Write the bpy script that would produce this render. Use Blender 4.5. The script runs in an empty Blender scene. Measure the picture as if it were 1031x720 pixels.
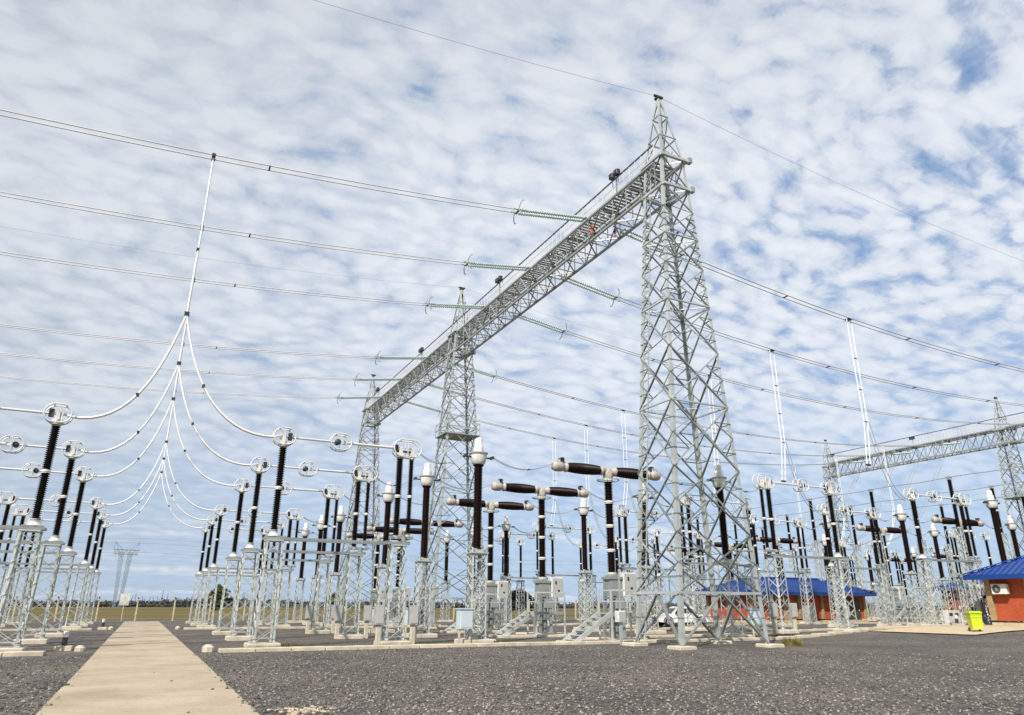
import bpy, math, random
from mathutils import Vector, Matrix
V = Vector
PI = math.pi
rng = random.Random(11)
scene = bpy.context.scene
col = scene.collection

# ------------------------------------------------------------------ helpers
def smooth(a, b, x):
    t = min(1.0, max(0.0, (x - a) / (b - a)))
    return t * t * (3 - 2 * t)

def ground_h(x, y):
    """gentle rise of the yard towards the kiosks on the right"""
    k = 0.50 * smooth(29, 41, x) * (1 - 0.55 * smooth(29.5, 34, y))
    return k * (1 - smooth(62, 82, y)) * (1 - smooth(130, 180, x))

class MB:
    """collects boxes, bars, tubes and lathed shapes; build() links them as one mesh object"""
    def __init__(self):
        self.v = []; self.f = []; self.s = []
    def add(self, vs, fs, sm=False):
        n = len(self.v)
        self.v.extend([tuple(q) for q in vs])
        for q in fs:
            self.f.append([n + i for i in q]); self.s.append(sm)
    def box(self, c, s, rz=0.0, taper=1.0):
        cx, cy, cz = c; a, b, h = s[0] / 2, s[1] / 2, s[2] / 2
        ca, sa = math.cos(rz), math.sin(rz); vs = []
        for z, k in ((-h, 1.0), (h, taper)):
            for x, y in ((-a, -b), (a, -b), (a, b), (-a, b)):
                x *= k; y *= k
                vs.append((cx + x * ca - y * sa, cy + x * sa + y * ca, cz + z))
        self.add(vs, [(3, 2, 1, 0), (4, 5, 6, 7), (0, 1, 5, 4), (1, 2, 6, 5), (2, 3, 7, 6), (3, 0, 4, 7)])
    def bbox(self, c, s, b=0.02, rz=0.0):
        """box with chamfered vertical edges and top"""
        cx, cy, cz = c; A, B, h = s[0] / 2, s[1] / 2, s[2] / 2
        ca, sa = math.cos(rz), math.sin(rz)
        def ring(z, e):
            a, bb = A - e, B - e; k = b
            pts = [(-a + k, -bb), (a - k, -bb), (a, -bb + k), (a, bb - k), (a - k, bb), (-a + k, bb), (-a, bb - k), (-a, -bb + k)]
            return [(cx + x * ca - y * sa, cy + x * sa + y * ca, cz + z) for x, y in pts]
        vs = ring(-h, 0) + ring(h - b, 0) + ring(h, b)
        fs = [tuple(range(7, -1, -1)), tuple(range(16, 24))]
        for r in (0, 8):
            for i in range(8):
                j = (i + 1) % 8
                fs.append((r + i, r + j, r + 8 + j, r + 8 + i))
        self.add(vs, fs)
    def bar(self, p, q, w, h=None, up=None):
        p = V(p); q = V(q); d = (q - p)
        if d.length < 1e-6: return
        d.normalize(); h = w if h is None else h
        u = V(up) if up is not None else (V((0, 0, 1)) if abs(d.z) < 0.92 else V((1, 0, 0)))
        a = d.cross(u).normalized(); b = a.cross(d).normalized()
        vs = []
        for o in (p, q):
            for i, j in ((-1, -1), (1, -1), (1, 1), (-1, 1)):
                vs.append(o + a * (i * w / 2) + b * (j * h / 2))
        self.add(vs, [(3, 2, 1, 0), (4, 5, 6, 7), (0, 1, 5, 4), (1, 2, 6, 5), (2, 3, 7, 6), (3, 0, 4, 7)])
    def angle(self, p, q, w, t, ax, ay):
        """L section, heel on the line p-q, flanges along ax and ay"""
        p = V(p); q = V(q); ax = V(ax); ay = V(ay)
        prof = [ax * 0, ax * w, ax * w + ay * t, ax * t + ay * t, ax * t + ay * w, ay * w]
        vs = [p + e for e in prof] + [q + e for e in prof]
        fs = [(i, (i + 1) % 6, 6 + (i + 1) % 6, 6 + i) for i in range(6)]
        fs += [(5, 4, 3, 2, 1, 0), (6, 7, 8, 9, 10, 11)]
        self.add(vs, fs)
    def tube(self, pts, r, n=6, closed=False, cap=True):
        P = [V(p) for p in pts]; m = len(P); rings = []
        prev = None
        for i in range(m):
            if closed: d = P[(i + 1) % m] - P[i - 1]
            else: d = P[min(i + 1, m - 1)] - P[max(i - 1, 0)]
            d.normalize()
            if prev is None:
                u = V((0, 0, 1)) if abs(d.z) < 0.9 else V((1, 0, 0))
                a = d.cross(u).normalized()
            else:
                a = (prev - d * prev.dot(d)).normalized()
            b = d.cross(a); prev = a
            rr = r[i] if isinstance(r, (list, tuple)) else r
            rings.append([P[i] + a * (rr * math.cos(2 * PI * k / n)) + b * (rr * math.sin(2 * PI * k / n)) for k in range(n)])
        vs = [x for rg in rings for x in rg]; fs = []
        for i in range(m if closed else m - 1):
            j = (i + 1) % m
            for k in range(n):
                l = (k + 1) % n
                fs.append((i * n + k, i * n + l, j * n + l, j * n + k))
        self.add(vs, fs, True)
        if cap and not closed:
            self.add(rings[0], [tuple(range(n - 1, -1, -1))]); self.add(rings[-1], [tuple(range(n))])
    def lathe(self, prof, n=16, o=(0, 0, 0), axis='z', smooth_=True):
        """prof: (radius, position along axis)"""
        o = V(o); vs = []
        for r, t in prof:
            for k in range(n):
                c, s = r * math.cos(2 * PI * k / n), r * math.sin(2 * PI * k / n)
                if axis == 'z': vs.append(o + V((c, s, t)))
                elif axis == 'x': vs.append(o + V((t, c, s)))
                else: vs.append(o + V((s, t, c)))
        fs = []
        for i in range(len(prof) - 1):
            for k in range(n):
                l = (k + 1) % n
                fs.append((i * n + k, i * n + l, (i + 1) * n + l, (i + 1) * n + k))
        self.add(vs, fs, smooth_)
        self.add(vs[:n], [tuple(range(n - 1, -1, -1))]); self.add(vs[-n:], [tuple(range(n))])
    def sphere(self, c, r, nu=10, nv=6, sz=1.0):
        vs = []; c = V(c)
        for j in range(1, nv):
            t = PI * j / nv
            for i in range(nu):
                p = 2 * PI * i / nu
                vs.append(c + V((r * math.sin(t) * math.cos(p), r * math.sin(t) * math.sin(p), r * sz * math.cos(t))))
        m = len(vs); vs += [c + V((0, 0, r * sz)), c - V((0, 0, r * sz))]; fs = []
        for j in range(nv - 2):
            for i in range(nu):
                k = (i + 1) % nu
                fs.append((j * nu + i, (j + 1) * nu + i, (j + 1) * nu + k, j * nu + k))
        for i in range(nu):
            k = (i + 1) % nu
            fs.append((m, i, k)); fs.append((m + 1, (nv - 2) * nu + k, (nv - 2) * nu + i))
        self.add(vs, fs, True)
    def mesh(self, name, mat):
        me = bpy.data.meshes.new(name)
        me.from_pydata(self.v, [], self.f)
        me.polygons.foreach_set('use_smooth', self.s)
        me.materials.append(mat); me.update()
        return me
    def build(self, name, mat, parent=None, loc=(0, 0, 0), rz=0.0):
        o = bpy.data.objects.new(name, self.mesh(name, mat)); col.objects.link(o)
        o.location = loc; o.rotation_euler = (0, 0, rz)
        if parent is not None: o.parent = parent
        return o

def thing(name, label, cat, loc=(0, 0, 0), rz=0.0, group=None):
    o = bpy.data.objects.new(name, None); col.objects.link(o)
    o.location = loc; o.rotation_euler = (0, 0, rz); o.empty_display_size = 0.3
    return tag(o, label, cat, group)
def tag(o, label, cat, group=None, kind=None):
    o['label'] = label; o['category'] = cat
    if group: o['group'] = group
    if kind: o['kind'] = kind
    return o
def structure(o, label=None, cat=None):
    o['kind'] = 'structure'
    if label: o['label'] = label
    if cat: o['category'] = cat
    return o
def link_obj(name, me, parent):
    o = bpy.data.objects.new(name, me); col.objects.link(o); o.parent = parent
    return o
KIDS = {}
def dup(root, loc, rz=0.0, label=None, group=None):
    kids = KIDS.get(root.name)
    if kids is None:
        kids = {}
        for o in col.objects:
            if o.parent is not None: kids.setdefault(o.parent, []).append(o)
        KIDS[root.name] = kids
    r = root.copy(); col.objects.link(r); r.location = loc; r.rotation_euler = (0, 0, rz)
    if label: r['label'] = label
    if group: r['group'] = group
    for ch in kids.get(root, []):
        c = ch.copy(); col.objects.link(c); c.parent = r
        for g in kids.get(ch, []):
            d = g.copy(); col.objects.link(d); d.parent = c
    return r

# ------------------------------------------------------------------ materials
def new_mat(name):
    m = bpy.data.materials.new(name); m.use_nodes = True
    nt = m.node_tree; b = nt.nodes['Principled BSDF']
    return m, nt, b
def N(nt, kind, **kw):
    n = nt.nodes.new(kind)
    for k, v in kw.items():
        if k.startswith('i_'): n.inputs[k[2:].replace('_', ' ')].default_value = v
        else: setattr(n, k, v)
    return n
def ramp(nt, stops):
    r = nt.nodes.new('ShaderNodeValToRGB'); e = r.color_ramp.elements
    while len(e) < len(stops): e.new(0.5)
    for q, (p, c) in zip(e, stops):
        q.position = p; q.color = (c[0], c[1], c[2], 1)
    return r
def mat(name, c, rough=0.5, metal=0.0, var=0.12, scale=3.0, bump=0.0, bscale=40.0, spec=0.5, tint=None):
    """base colour broken up by two scales of noise"""
    m, nt, b = new_mat(name); L = nt.links
    tc = N(nt, 'ShaderNodeTexCoord')
    n1 = N(nt, 'ShaderNodeTexNoise', i_Scale=scale, i_Detail=6.0, i_Roughness=0.65)
    L.new(tc.outputs['Object'], n1.inputs['Vector'])
    lo = [max(0, q * (1 - var)) for q in c]; hi = [min(1, q * (1 + var)) for q in c]
    if tint: lo = [q * (1 - var) for q in tint]
    r = ramp(nt, [(0.3, lo), (0.7, hi)])
    L.new(n1.outputs['Fac'], r.inputs['Fac']); L.new(r.outputs['Color'], b.inputs['Base Color'])
    b.inputs['Roughness'].default_value = rough; b.inputs['Metallic'].default_value = metal
    b.inputs['Specular IOR Level'].default_value = spec
    if bump:
        n2 = N(nt, 'ShaderNodeTexNoise', i_Scale=bscale, i_Detail=4.0)
        L.new(tc.outputs['Object'], n2.inputs['Vector'])
        bp = N(nt, 'ShaderNodeBump', i_Strength=bump, i_Distance=0.02)
        L.new(n2.outputs['Fac'], bp.inputs['Height']); L.new(bp.outputs['Normal'], b.inputs['Normal'])
    return m

def steel(name, c, rough, metal, lo=0.62, hi=1.18):
    """galvanised sections: each bar weathers a little differently, with dull patches"""
    m = mat(name, c, rough, metal, 0.2, 1.3); nt = m.node_tree; L = nt.links; b = nt.nodes['Principled BSDF']
    src = b.inputs['Base Color'].links[0].from_socket
    g = N(nt, 'ShaderNodeNewGeometry'); r = ramp(nt, [(0.0, (lo, lo, lo)), (0.5, (0.95, 0.95, 0.95)), (1.0, (hi, hi, hi))])
    L.new(g.outputs['Random Per Island'], r.inputs['Fac'])
    mx = N(nt, 'ShaderNodeMix', data_type='RGBA', blend_type='MULTIPLY'); mx.inputs[0].default_value = 1.0
    L.new(src, mx.inputs[6]); L.new(r.outputs['Color'], mx.inputs[7])
    tc = N(nt, 'ShaderNodeTexCoord'); n = N(nt, 'ShaderNodeTexNoise', i_Scale=5.0, i_Detail=7.0, i_Roughness=0.7); L.new(tc.outputs['Object'], n.inputs['Vector'])
    r2 = ramp(nt, [(0.62, (1, 1, 1)), (0.78, (0.80, 0.70, 0.60))]); L.new(n.outputs['Fac'], r2.inputs['Fac'])
    m2 = N(nt, 'ShaderNodeMix', data_type='RGBA', blend_type='MULTIPLY'); m2.inputs[0].default_value = 1.0
    L.new(mx.outputs[2], m2.inputs[6]); L.new(r2.outputs['Color'], m2.inputs[7])
    L.new(m2.outputs[2], b.inputs['Base Color']); return m
M = {}
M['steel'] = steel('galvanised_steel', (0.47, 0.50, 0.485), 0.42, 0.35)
M['brace_shade'] = steel('shaded_bracing_steel', (0.31, 0.335, 0.325), 0.42, 0.4, 0.5, 1.3)  # leg steel again, with the shade on the bracing put into the colour
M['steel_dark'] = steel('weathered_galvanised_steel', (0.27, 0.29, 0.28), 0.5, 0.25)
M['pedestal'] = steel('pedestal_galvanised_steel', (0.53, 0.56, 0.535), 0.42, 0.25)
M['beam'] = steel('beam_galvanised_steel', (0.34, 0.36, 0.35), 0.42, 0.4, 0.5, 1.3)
M['bus'] = mat('sunlit_busbar_cable', (0.60, 0.59, 0.58), 0.6, 0.0, 0.1, 3.0)  # left spans: sunlight on the cable put into the colour
M['bus_grey'] = mat('grey_busbar_cable', (0.33, 0.335, 0.345), 0.6, 0.0, 0.1, 3.0)  # darker copy of the same cable for the right spans
M['rail'] = mat('dark_handrail_steel', (0.10, 0.105, 0.115), 0.5, 0.3, 0.2, 2.0)
M['alu'] = mat('aluminium_tube', (0.72, 0.72, 0.71), 0.35, 0.25, 0.08, 3.0)
M['ring'] = mat('corona_ring_aluminium', (0.66, 0.66, 0.64), 0.4, 0.1, 0.08, 3.0)
M['cable'] = mat('stranded_aluminium_cable', (0.74, 0.73, 0.72), 0.6, 0.0, 0.1, 3.0)
M['cable_white'] = mat('bright_aluminium_cable', (0.88, 0.87, 0.86), 0.6, 0.0, 0.06, 3.0)
M['pylon'] = mat('hazy_grey_steel', (0.27, 0.31, 0.34), 0.6, 0.0, 0.1, 1.0)  # distance haze mixed into the steel colour
M['wire'] = mat('dull_steel_wire', (0.36, 0.37, 0.39), 0.5, 0.3, 0.1, 3.0)
M['spacer'] = mat('black_spacer', (0.03, 0.03, 0.032), 0.5, 0.0, 0.1, 3.0)
M['porcelain'] = mat('brown_glazed_porcelain', (0.010, 0.0045, 0.004), 0.42, 0.0, 0.25, 1.5, spec=0.15)
M['porcelain_black'] = mat('black_brown_glazed_porcelain', (0.008, 0.0055, 0.005), 0.45, 0.0, 0.25, 1.5, spec=0.12)
M['maroon'] = mat('maroon_glazed_porcelain', (0.013, 0.0045, 0.0045), 0.42, 0.0, 0.25, 1.2, spec=0.2)
M['flange'] = mat('pale_cement_flange', (0.68, 0.67, 0.63), 0.6, 0.0, 0.12, 6.0)
M['white'] = mat('white_painted_metal', (0.70, 0.70, 0.67), 0.4, 0.0, 0.1, 2.5, tint=(0.55, 0.53, 0.48))
M['cream'] = mat('cream_painted_casting', (0.46, 0.42, 0.36), 0.5, 0.0, 0.2, 3.0, tint=(0.30, 0.265, 0.225))
M['box'] = mat('grey_painted_cabinet', (0.40, 0.40, 0.38), 0.5, 0.0, 0.10, 2.0, tint=(0.28, 0.28, 0.26))
M['bluebox'] = mat('pale_blue_grey_cabinet', (0.50, 0.58, 0.62), 0.45, 0.0, 0.08, 2.0)
M['door'] = mat('cabinet_door', (0.42, 0.42, 0.395), 0.5, 0.0, 0.06, 2.0)
M['dark'] = mat('dark_metal', (0.035, 0.036, 0.04), 0.5, 0.0, 0.2, 3.0)
M['glass_disc'] = mat('green_toughened_glass', (0.50, 0.63, 0.60), 0.2, 0.0, 0.1, 2.0, spec=0.7)
M['glass_disc'].node_tree.nodes['Principled BSDF'].inputs['Transmission Weight'].default_value = 0.25
M['concrete'] = mat('pale_concrete', (0.54, 0.48, 0.385), 0.85, 0.0, 0.28, 1.6, 0.35, 30.0, 0.3)
M['concrete_old'] = mat('buff_concrete_slab', (0.52, 0.45, 0.345), 0.88, 0.0, 0.35, 1.1, 0.4, 22.0, 0.25)
M['orange'] = mat('orange_marker_paint', (0.46, 0.16, 0.09), 0.7, 0.0, 0.1, 3.0)
M['pink'] = mat('faded_red_marker_paint', (0.62, 0.24, 0.24), 0.5, 0.0, 0.1, 3.0)
M['timber'] = mat('pale_fence_post', (0.56, 0.46, 0.33), 0.8, 0.0, 0.25, 3.0)
M['lime'] = mat('lime_plastic', (0.52, 0.62, 0.03), 0.45, 0.0, 0.1, 2.0)
M['lime_lid'] = mat('lime_plastic_lid', (0.42, 0.54, 0.025), 0.45, 0.0, 0.1, 2.0)
M['glass'] = mat('dark_window_glass', (0.02, 0.022, 0.025), 0.08, 0.0, 0.1, 1.0)
M['rubber'] = mat('black_rubber', (0.02, 0.02, 0.02), 0.7, 0.0, 0.2, 4.0)
M['carpaint'] = mat('white_car_paint', (0.78, 0.76, 0.74), 0.25, 0.0, 0.05, 1.0)
M['chrome'] = mat('wheel_rim_alloy', (0.6, 0.6, 0.6), 0.3, 0.8, 0.1, 2.0)
M['lamp'] = mat('headlamp_lens', (0.7, 0.72, 0.74), 0.1, 0.0, 0.05, 2.0)
M['taillamp'] = mat('tail_lamp_lens', (0.5, 0.02, 0.02), 0.2, 0.0, 0.05, 2.0)

def brick_mat():
    m, nt, b = new_mat('orange_brick'); L = nt.links
    tc = N(nt, 'ShaderNodeTexCoord'); mp = N(nt, 'ShaderNodeMapping')
    L.new(tc.outputs['Object'], mp.inputs['Vector'])
    sx = N(nt, 'ShaderNodeSeparateXYZ'); L.new(mp.outputs['Vector'], sx.inputs['Vector'])
    ad = N(nt, 'ShaderNodeMath', operation='ADD'); L.new(sx.outputs['X'], ad.inputs[0]); L.new(sx.outputs['Y'], ad.inputs[1])
    cb = N(nt, 'ShaderNodeCombineXYZ'); L.new(ad.outputs[0], cb.inputs['X']); L.new(sx.outputs['Z'], cb.inputs['Y'])
    br = N(nt, 'ShaderNodeTexBrick', i_Scale=3.2, i_Mortar_Size=0.018, i_Bias=-0.2)
    br.inputs['Color1'].default_value = (0.50, 0.078, 0.022, 1); br.inputs['Color2'].default_value = (0.37, 0.054, 0.016, 1)
    br.inputs['Mortar'].default_value = (0.36, 0.15, 0.08, 1)
    L.new(cb.outputs[0], br.inputs['Vector'])
    n = N(nt, 'ShaderNodeTexNoise', i_Scale=1.3, i_Detail=5.0); L.new(tc.outputs['Object'], n.inputs['Vector'])
    mx = N(nt, 'ShaderNodeMix', data_type='RGBA', blend_type='MULTIPLY'); mx.inputs[0].default_value = 0.6
    r = ramp(nt, [(0.3, (0.65, 0.62, 0.6)), (0.7, (1.1, 1.05, 1.0))]); L.new(n.outputs['Fac'], r.inputs['Fac'])
    L.new(br.outputs['Color'], mx.inputs[6]); L.new(r.outputs['Color'], mx.inputs[7])
    L.new(mx.outputs[2], b.inputs['Base Color'])
    bp = N(nt, 'ShaderNodeBump', i_Strength=0.4, i_Distance=0.01); L.new(br.outputs['Fac'], bp.inputs['Height']); bp.invert = True
    L.new(bp.outputs['Normal'], b.inputs['Normal']); b.inputs['Roughness'].default_value = 0.8
    return m
M['brick'] = brick_mat()
M['pier'] = mat('tan_brick_pier', (0.36, 0.25, 0.13), 0.85, 0.0, 0.3, 2.5, 0.3, 18.0)
M['base'] = mat('sandy_plinth_render', (0.50, 0.40, 0.26), 0.85, 0.0, 0.2, 2.0, 0.2, 18.0)
M['roof'] = mat('blue_corrugated_sheet', (0.008, 0.05, 0.24), 0.35, 0.1, 0.16, 0.8, tint=(0.012, 0.045, 0.19))
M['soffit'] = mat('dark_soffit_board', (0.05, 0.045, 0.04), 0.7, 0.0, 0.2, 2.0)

def gravel_mat():
    m, nt, b = new_mat('dark_crushed_gravel'); L = nt.links
    tc = N(nt, 'ShaderNodeTexCoord')
    def vor(s, ch='Color'):
        v = N(nt, 'ShaderNodeTexVoronoi', i_Scale=s); L.new(tc.outputs['Object'], v.inputs['Vector']); return v
    v1 = vor(21.0); v2 = vor(47.0)
    bw1 = N(nt, 'ShaderNodeSeparateColor'); L.new(v1.outputs['Color'], bw1.inputs[0])
    bw2 = N(nt, 'ShaderNodeSeparateColor'); L.new(v2.outputs['Color'], bw2.inputs[0])
    av = N(nt, 'ShaderNodeMath', operation='MULTIPLY_ADD'); av.inputs[1].default_value = 0.62
    m2 = N(nt, 'ShaderNodeMath', operation='MULTIPLY'); m2.inputs[1].default_value = 0.38
    L.new(bw2.outputs[0], m2.inputs[0]); L.new(bw1.outputs[0], av.inputs[0]); L.new(m2.outputs[0], av.inputs[2])
    r = ramp(nt, [(0.0, (0.022, 0.0215, 0.022)), (0.38, (0.132, 0.122, 0.112)), (0.7, (0.245, 0.225, 0.205)), (1.0, (0.42, 0.385, 0.35))])
    L.new(av.outputs[0], r.inputs['Fac'])
    n = N(nt, 'ShaderNodeTexNoise', i_Scale=0.30, i_Detail=8.0, i_Roughness=0.68); L.new(tc.outputs['Object'], n.inputs['Vector'])
    r2 = ramp(nt, [(0.30, (0.62, 0.62, 0.63)), (0.5, (1.0, 0.985, 0.965)), (0.68, (1.35, 1.27, 1.18))]); L.new(n.outputs['Fac'], r2.inputs['Fac'])
    mx = N(nt, 'ShaderNodeMix', data_type='RGBA', blend_type='MULTIPLY'); mx.inputs[0].default_value = 1.0
    L.new(r.outputs['Color'], mx.inputs[6]); L.new(r2.outputs['Color'], mx.inputs[7]); L.new(mx.outputs[2], b.inputs['Base Color'])
    sm = N(nt, 'ShaderNodeMath', operation='ADD'); L.new(v1.outputs['Distance'], sm.inputs[0]); L.new(v2.outputs['Distance'], sm.inputs[1])
    bp = N(nt, 'ShaderNodeBump', i_Strength=1.0, i_Distance=0.05); bp.invert = True
    L.new(sm.outputs[0], bp.inputs['Height']); L.new(bp.outputs['Normal'], b.inputs['Normal'])
    b.inputs['Roughness'].default_value = 0.9; b.inputs['Specular IOR Level'].default_value = 0.25
    return m
M['gravel'] = gravel_mat()

def field_mat():
    m, nt, b = new_mat('rough_pasture'); L = nt.links
    tc = N(nt, 'ShaderNodeTexCoord'); mp = N(nt, 'ShaderNodeMapping'); mp.inputs['Scale'].default_value = (0.012, 0.06, 1)
    L.new(tc.outputs['Object'], mp.inputs['Vector'])
    n = N(nt, 'ShaderNodeTexNoise', i_Scale=1.0, i_Detail=9.0, i_Roughness=0.62); L.new(mp.outputs['Vector'], n.inputs['Vector'])
    n2 = N(nt, 'ShaderNodeTexNoise', i_Scale=1.6, i_Detail=6.0); L.new(tc.outputs['Object'], n2.inputs['Vector'])
    ad = N(nt, 'ShaderNodeMath', operation='MULTIPLY_ADD'); ad.inputs[1].default_value = 0.3
    L.new(n2.outputs['Fac'], ad.inputs[0]); 
    s = N(nt, 'ShaderNodeMath', operation='MULTIPLY'); s.inputs[1].default_value = 0.7; L.new(n.outputs['Fac'], s.inputs[0]); L.new(s.outputs[0], ad.inputs[2])
    r = ramp(nt, [(0.30, (0.05, 0.05, 0.018)), (0.46, (0.095, 0.085, 0.03)), (0.6, (0.20, 0.14, 0.05)), (0.75, (0.11, 0.10, 0.035))])
    L.new(ad.outputs[0], r.inputs['Fac']); L.new(r.outputs['Color'], b.inputs['Base Color'])
    b.inputs['Roughness'].default_value = 1.0; b.inputs['Specular IOR Level'].default_value = 0.1
    return m
M['field'] = field_mat()

def path_mat():
    m, nt, b = new_mat('worn_buff_concrete_path'); L = nt.links
    tc = N(nt, 'ShaderNodeTexCoord')
    n = N(nt, 'ShaderNodeTexNoise', i_Scale=0.55, i_Detail=8.0, i_Roughness=0.65); L.new(tc.outputs['Object'], n.inputs['Vector'])
    r = ramp(nt, [(0.3, (0.33, 0.265, 0.188)), (0.5, (0.42, 0.35, 0.258)), (0.7, (0.49, 0.42, 0.318))]); L.new(n.outputs['Fac'], r.inputs['Fac'])
    mp = N(nt, 'ShaderNodeMapping'); mp.inputs['Scale'].default_value = (0.5, 0.9, 1); L.new(tc.outputs['Object'], mp.inputs['Vector'])
    n3 = N(nt, 'ShaderNodeTexNoise', i_Scale=1.0, i_Detail=5.0); L.new(mp.outputs['Vector'], n3.inputs['Vector'])
    r3 = ramp(nt, [(0.36, (0.80, 0.78, 0.76)), (0.55, (1, 1, 1))]); L.new(n3.outputs['Fac'], r3.inputs['Fac'])
    n4 = N(nt, 'ShaderNodeTexNoise', i_Scale=28.0, i_Detail=4.0); L.new(tc.outputs['Object'], n4.inputs['Vector'])
    r4 = ramp(nt, [(0.3, (0.85, 0.845, 0.84)), (0.65, (1.05, 1.05, 1.05))]); L.new(n4.outputs['Fac'], r4.inputs['Fac'])
    a = N(nt, 'ShaderNodeMix', data_type='RGBA', blend_type='MULTIPLY'); a.inputs[0].default_value = 0.22
    L.new(r.outputs['Color'], a.inputs[6]); L.new(r3.outputs['Color'], a.inputs[7])
    c = N(nt, 'ShaderNodeMix', data_type='RGBA', blend_type='MULTIPLY'); c.inputs[0].default_value = 1.0
    L.new(a.outputs[2], c.inputs[6]); L.new(r4.outputs['Color'], c.inputs[7]); L.new(c.outputs[2], b.inputs['Base Color'])
    bp = N(nt, 'ShaderNodeBump', i_Strength=0.35, i_Distance=0.02); L.new(n4.outputs['Fac'], bp.inputs['Height']); L.new(bp.outputs['Normal'], b.inputs['Normal'])
    b.inputs['Roughness'].default_value = 0.9; b.inputs['Specular IOR Level'].default_value = 0.2
    return m
M['path'] = path_mat()

def leaf_mat(name, a, b_, c):
    m, nt, b = new_mat(name); L = nt.links
    g = N(nt, 'ShaderNodeNewGeometry')
    r = ramp(nt, [(0.0, a), (0.5, b_), (1.0, c)]); L.new(g.outputs['Random Per Island'], r.inputs['Fac'])
    L.new(r.outputs['Color'], b.inputs['Base Color']); b.inputs['Roughness'].default_value = 0.8; b.inputs['Specular IOR Level'].default_value = 0.2
    return m
M['leaf'] = leaf_mat('dark_tree_leaves', (0.018, 0.03, 0.012), (0.035, 0.05, 0.018), (0.06, 0.075, 0.025))
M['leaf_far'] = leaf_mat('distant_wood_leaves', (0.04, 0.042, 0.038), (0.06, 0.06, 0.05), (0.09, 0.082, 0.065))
M['leaf_pale'] = leaf_mat('pale_shrub_leaves', (0.05, 0.08, 0.025), (0.09, 0.13, 0.045), (0.15, 0.19, 0.08))
M['grass'] = leaf_mat('dry_grass_blades', (0.12, 0.12, 0.02), (0.20, 0.17, 0.04), (0.30, 0.22, 0.06))
M['moss'] = leaf_mat('short_green_grass', (0.06, 0.09, 0.015), (0.12, 0.14, 0.03), (0.20, 0.19, 0.05))
M['bark'] = mat('grey_brown_bark', (0.10, 0.08, 0.06), 0.9, 0.0, 0.3, 3.0)
M['stone'] = leaf_mat('loose_stones', (0.05, 0.046, 0.043), (0.145, 0.133, 0.122), (0.31, 0.28, 0.25))
# ------------------------------------------------------------------ camera, sun, sky
cam = bpy.data.cameras.new('camera'); cam_o = bpy.data.objects.new('camera', cam); col.objects.link(cam_o)
cam.sensor_fit = 'HORIZONTAL'; cam.sensor_width = 36.0; cam.lens = 36.0 * 709.4 / 1031.0
cam.clip_start = 0.1; cam.clip_end = 20000
th, az, ro = math.radians(19.4264), math.radians(26.3808), math.radians(0.2163)
cam_o.matrix_world = (Matrix.Translation((0, 0, 1.6)) @ Matrix.Rotation(-az, 4, 'Z') @ Matrix.Rotation(PI / 2 + th, 4, 'X') @ Matrix.Rotation(-ro * -1, 4, 'Z'))
scene.camera = cam_o

SUN_EL = math.radians(43); SUN_DIR = V((0.78, 0.62, 0)).normalized()      # horizontal heading of the light
sun = bpy.data.lights.new('sun', 'SUN'); sun.energy = 5.0; sun.angle = math.radians(0.53); sun.color = (1.0, 0.94, 0.85)
sun_o = bpy.data.objects.new('sun', sun); col.objects.link(sun_o)
d = V((SUN_DIR.x * math.cos(SUN_EL), SUN_DIR.y * math.cos(SUN_EL), -math.sin(SUN_EL)))
sun_o.rotation_euler = d.to_track_quat('-Z', 'Y').to_euler(); sun_o.location = (-30, -30, 60)

world = bpy.data.worlds.new('World'); scene.world = world; world.use_nodes = True
nt = world.node_tree; L = nt.links
bg = nt.nodes['Background']; bg.inputs['Strength'].default_value = 0.12
sky = N(nt, 'ShaderNodeTexSky', sky_type='NISHITA', sun_disc=False, sun_elevation=SUN_EL)
sky.sun_rotation = math.atan2(-SUN_DIR.x, -SUN_DIR.y); sky.air_density = 1.0; sky.dust_density = 0.6; sky.ozone_density = 2.0
def mth(op, a, b=None, c=None):
    n = N(nt, 'ShaderNodeMath', operation=op)
    for i, q in enumerate((a, b, c)):
        if q is None: continue
        if isinstance(q, (int, float)): n.inputs[i].default_value = q
        else: L.new(q, n.inputs[i])
    return n.outputs[0]
def mixc(f, a, b):
    n = N(nt, 'ShaderNodeMix', data_type='RGBA')
    for i, q in ((0, f), (6, a), (7, b)):
        if isinstance(q, (int, float)): n.inputs[i].default_value = q
        elif isinstance(q, tuple): n.inputs[i].default_value = q + (1,)
        else: L.new(q, n.inputs[i])
    return n.outputs[2]
def mapr(v, a, b, lo=0.0, hi=1.0):
    n = N(nt, 'ShaderNodeMapRange', interpolation_type='SMOOTHSTEP'); L.new(v, n.inputs[0])
    n.inputs[1].default_value = a; n.inputs[2].default_value = b; n.inputs[3].default_value = lo; n.inputs[4].default_value = hi
    return n.outputs[0]
tc = N(nt, 'ShaderNodeTexCoord'); sp = N(nt, 'ShaderNodeSeparateXYZ'); L.new(tc.outputs['Generated'], sp.inputs[0])
zz = mth('ADD', mth('MAXIMUM', sp.outputs['Z'], 0.0), 0.27)
cu = mth('DIVIDE', sp.outputs['X'], zz); cv = mth('DIVIDE', sp.outputs['Y'], zz)
cb = N(nt, 'ShaderNodeCombineXYZ'); L.new(cu, cb.inputs[0]); L.new(cv, cb.inputs[1])
def noise(scale, detail, rough, rot=0.0, sc=(1, 1, 1), off=(0, 0, 0), vec=None, dist=0.0):
    mp = N(nt, 'ShaderNodeMapping'); mp.inputs['Rotation'].default_value = (0, 0, rot); mp.inputs['Scale'].default_value = sc; mp.inputs['Location'].default_value = off
    L.new(vec or cb.outputs[0], mp.inputs['Vector'])
    n = N(nt, 'ShaderNodeTexNoise', i_Scale=scale, i_Detail=detail, i_Roughness=rough, i_Distortion=dist)
    L.new(mp.outputs[0], n.inputs['Vector']); return n
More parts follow.
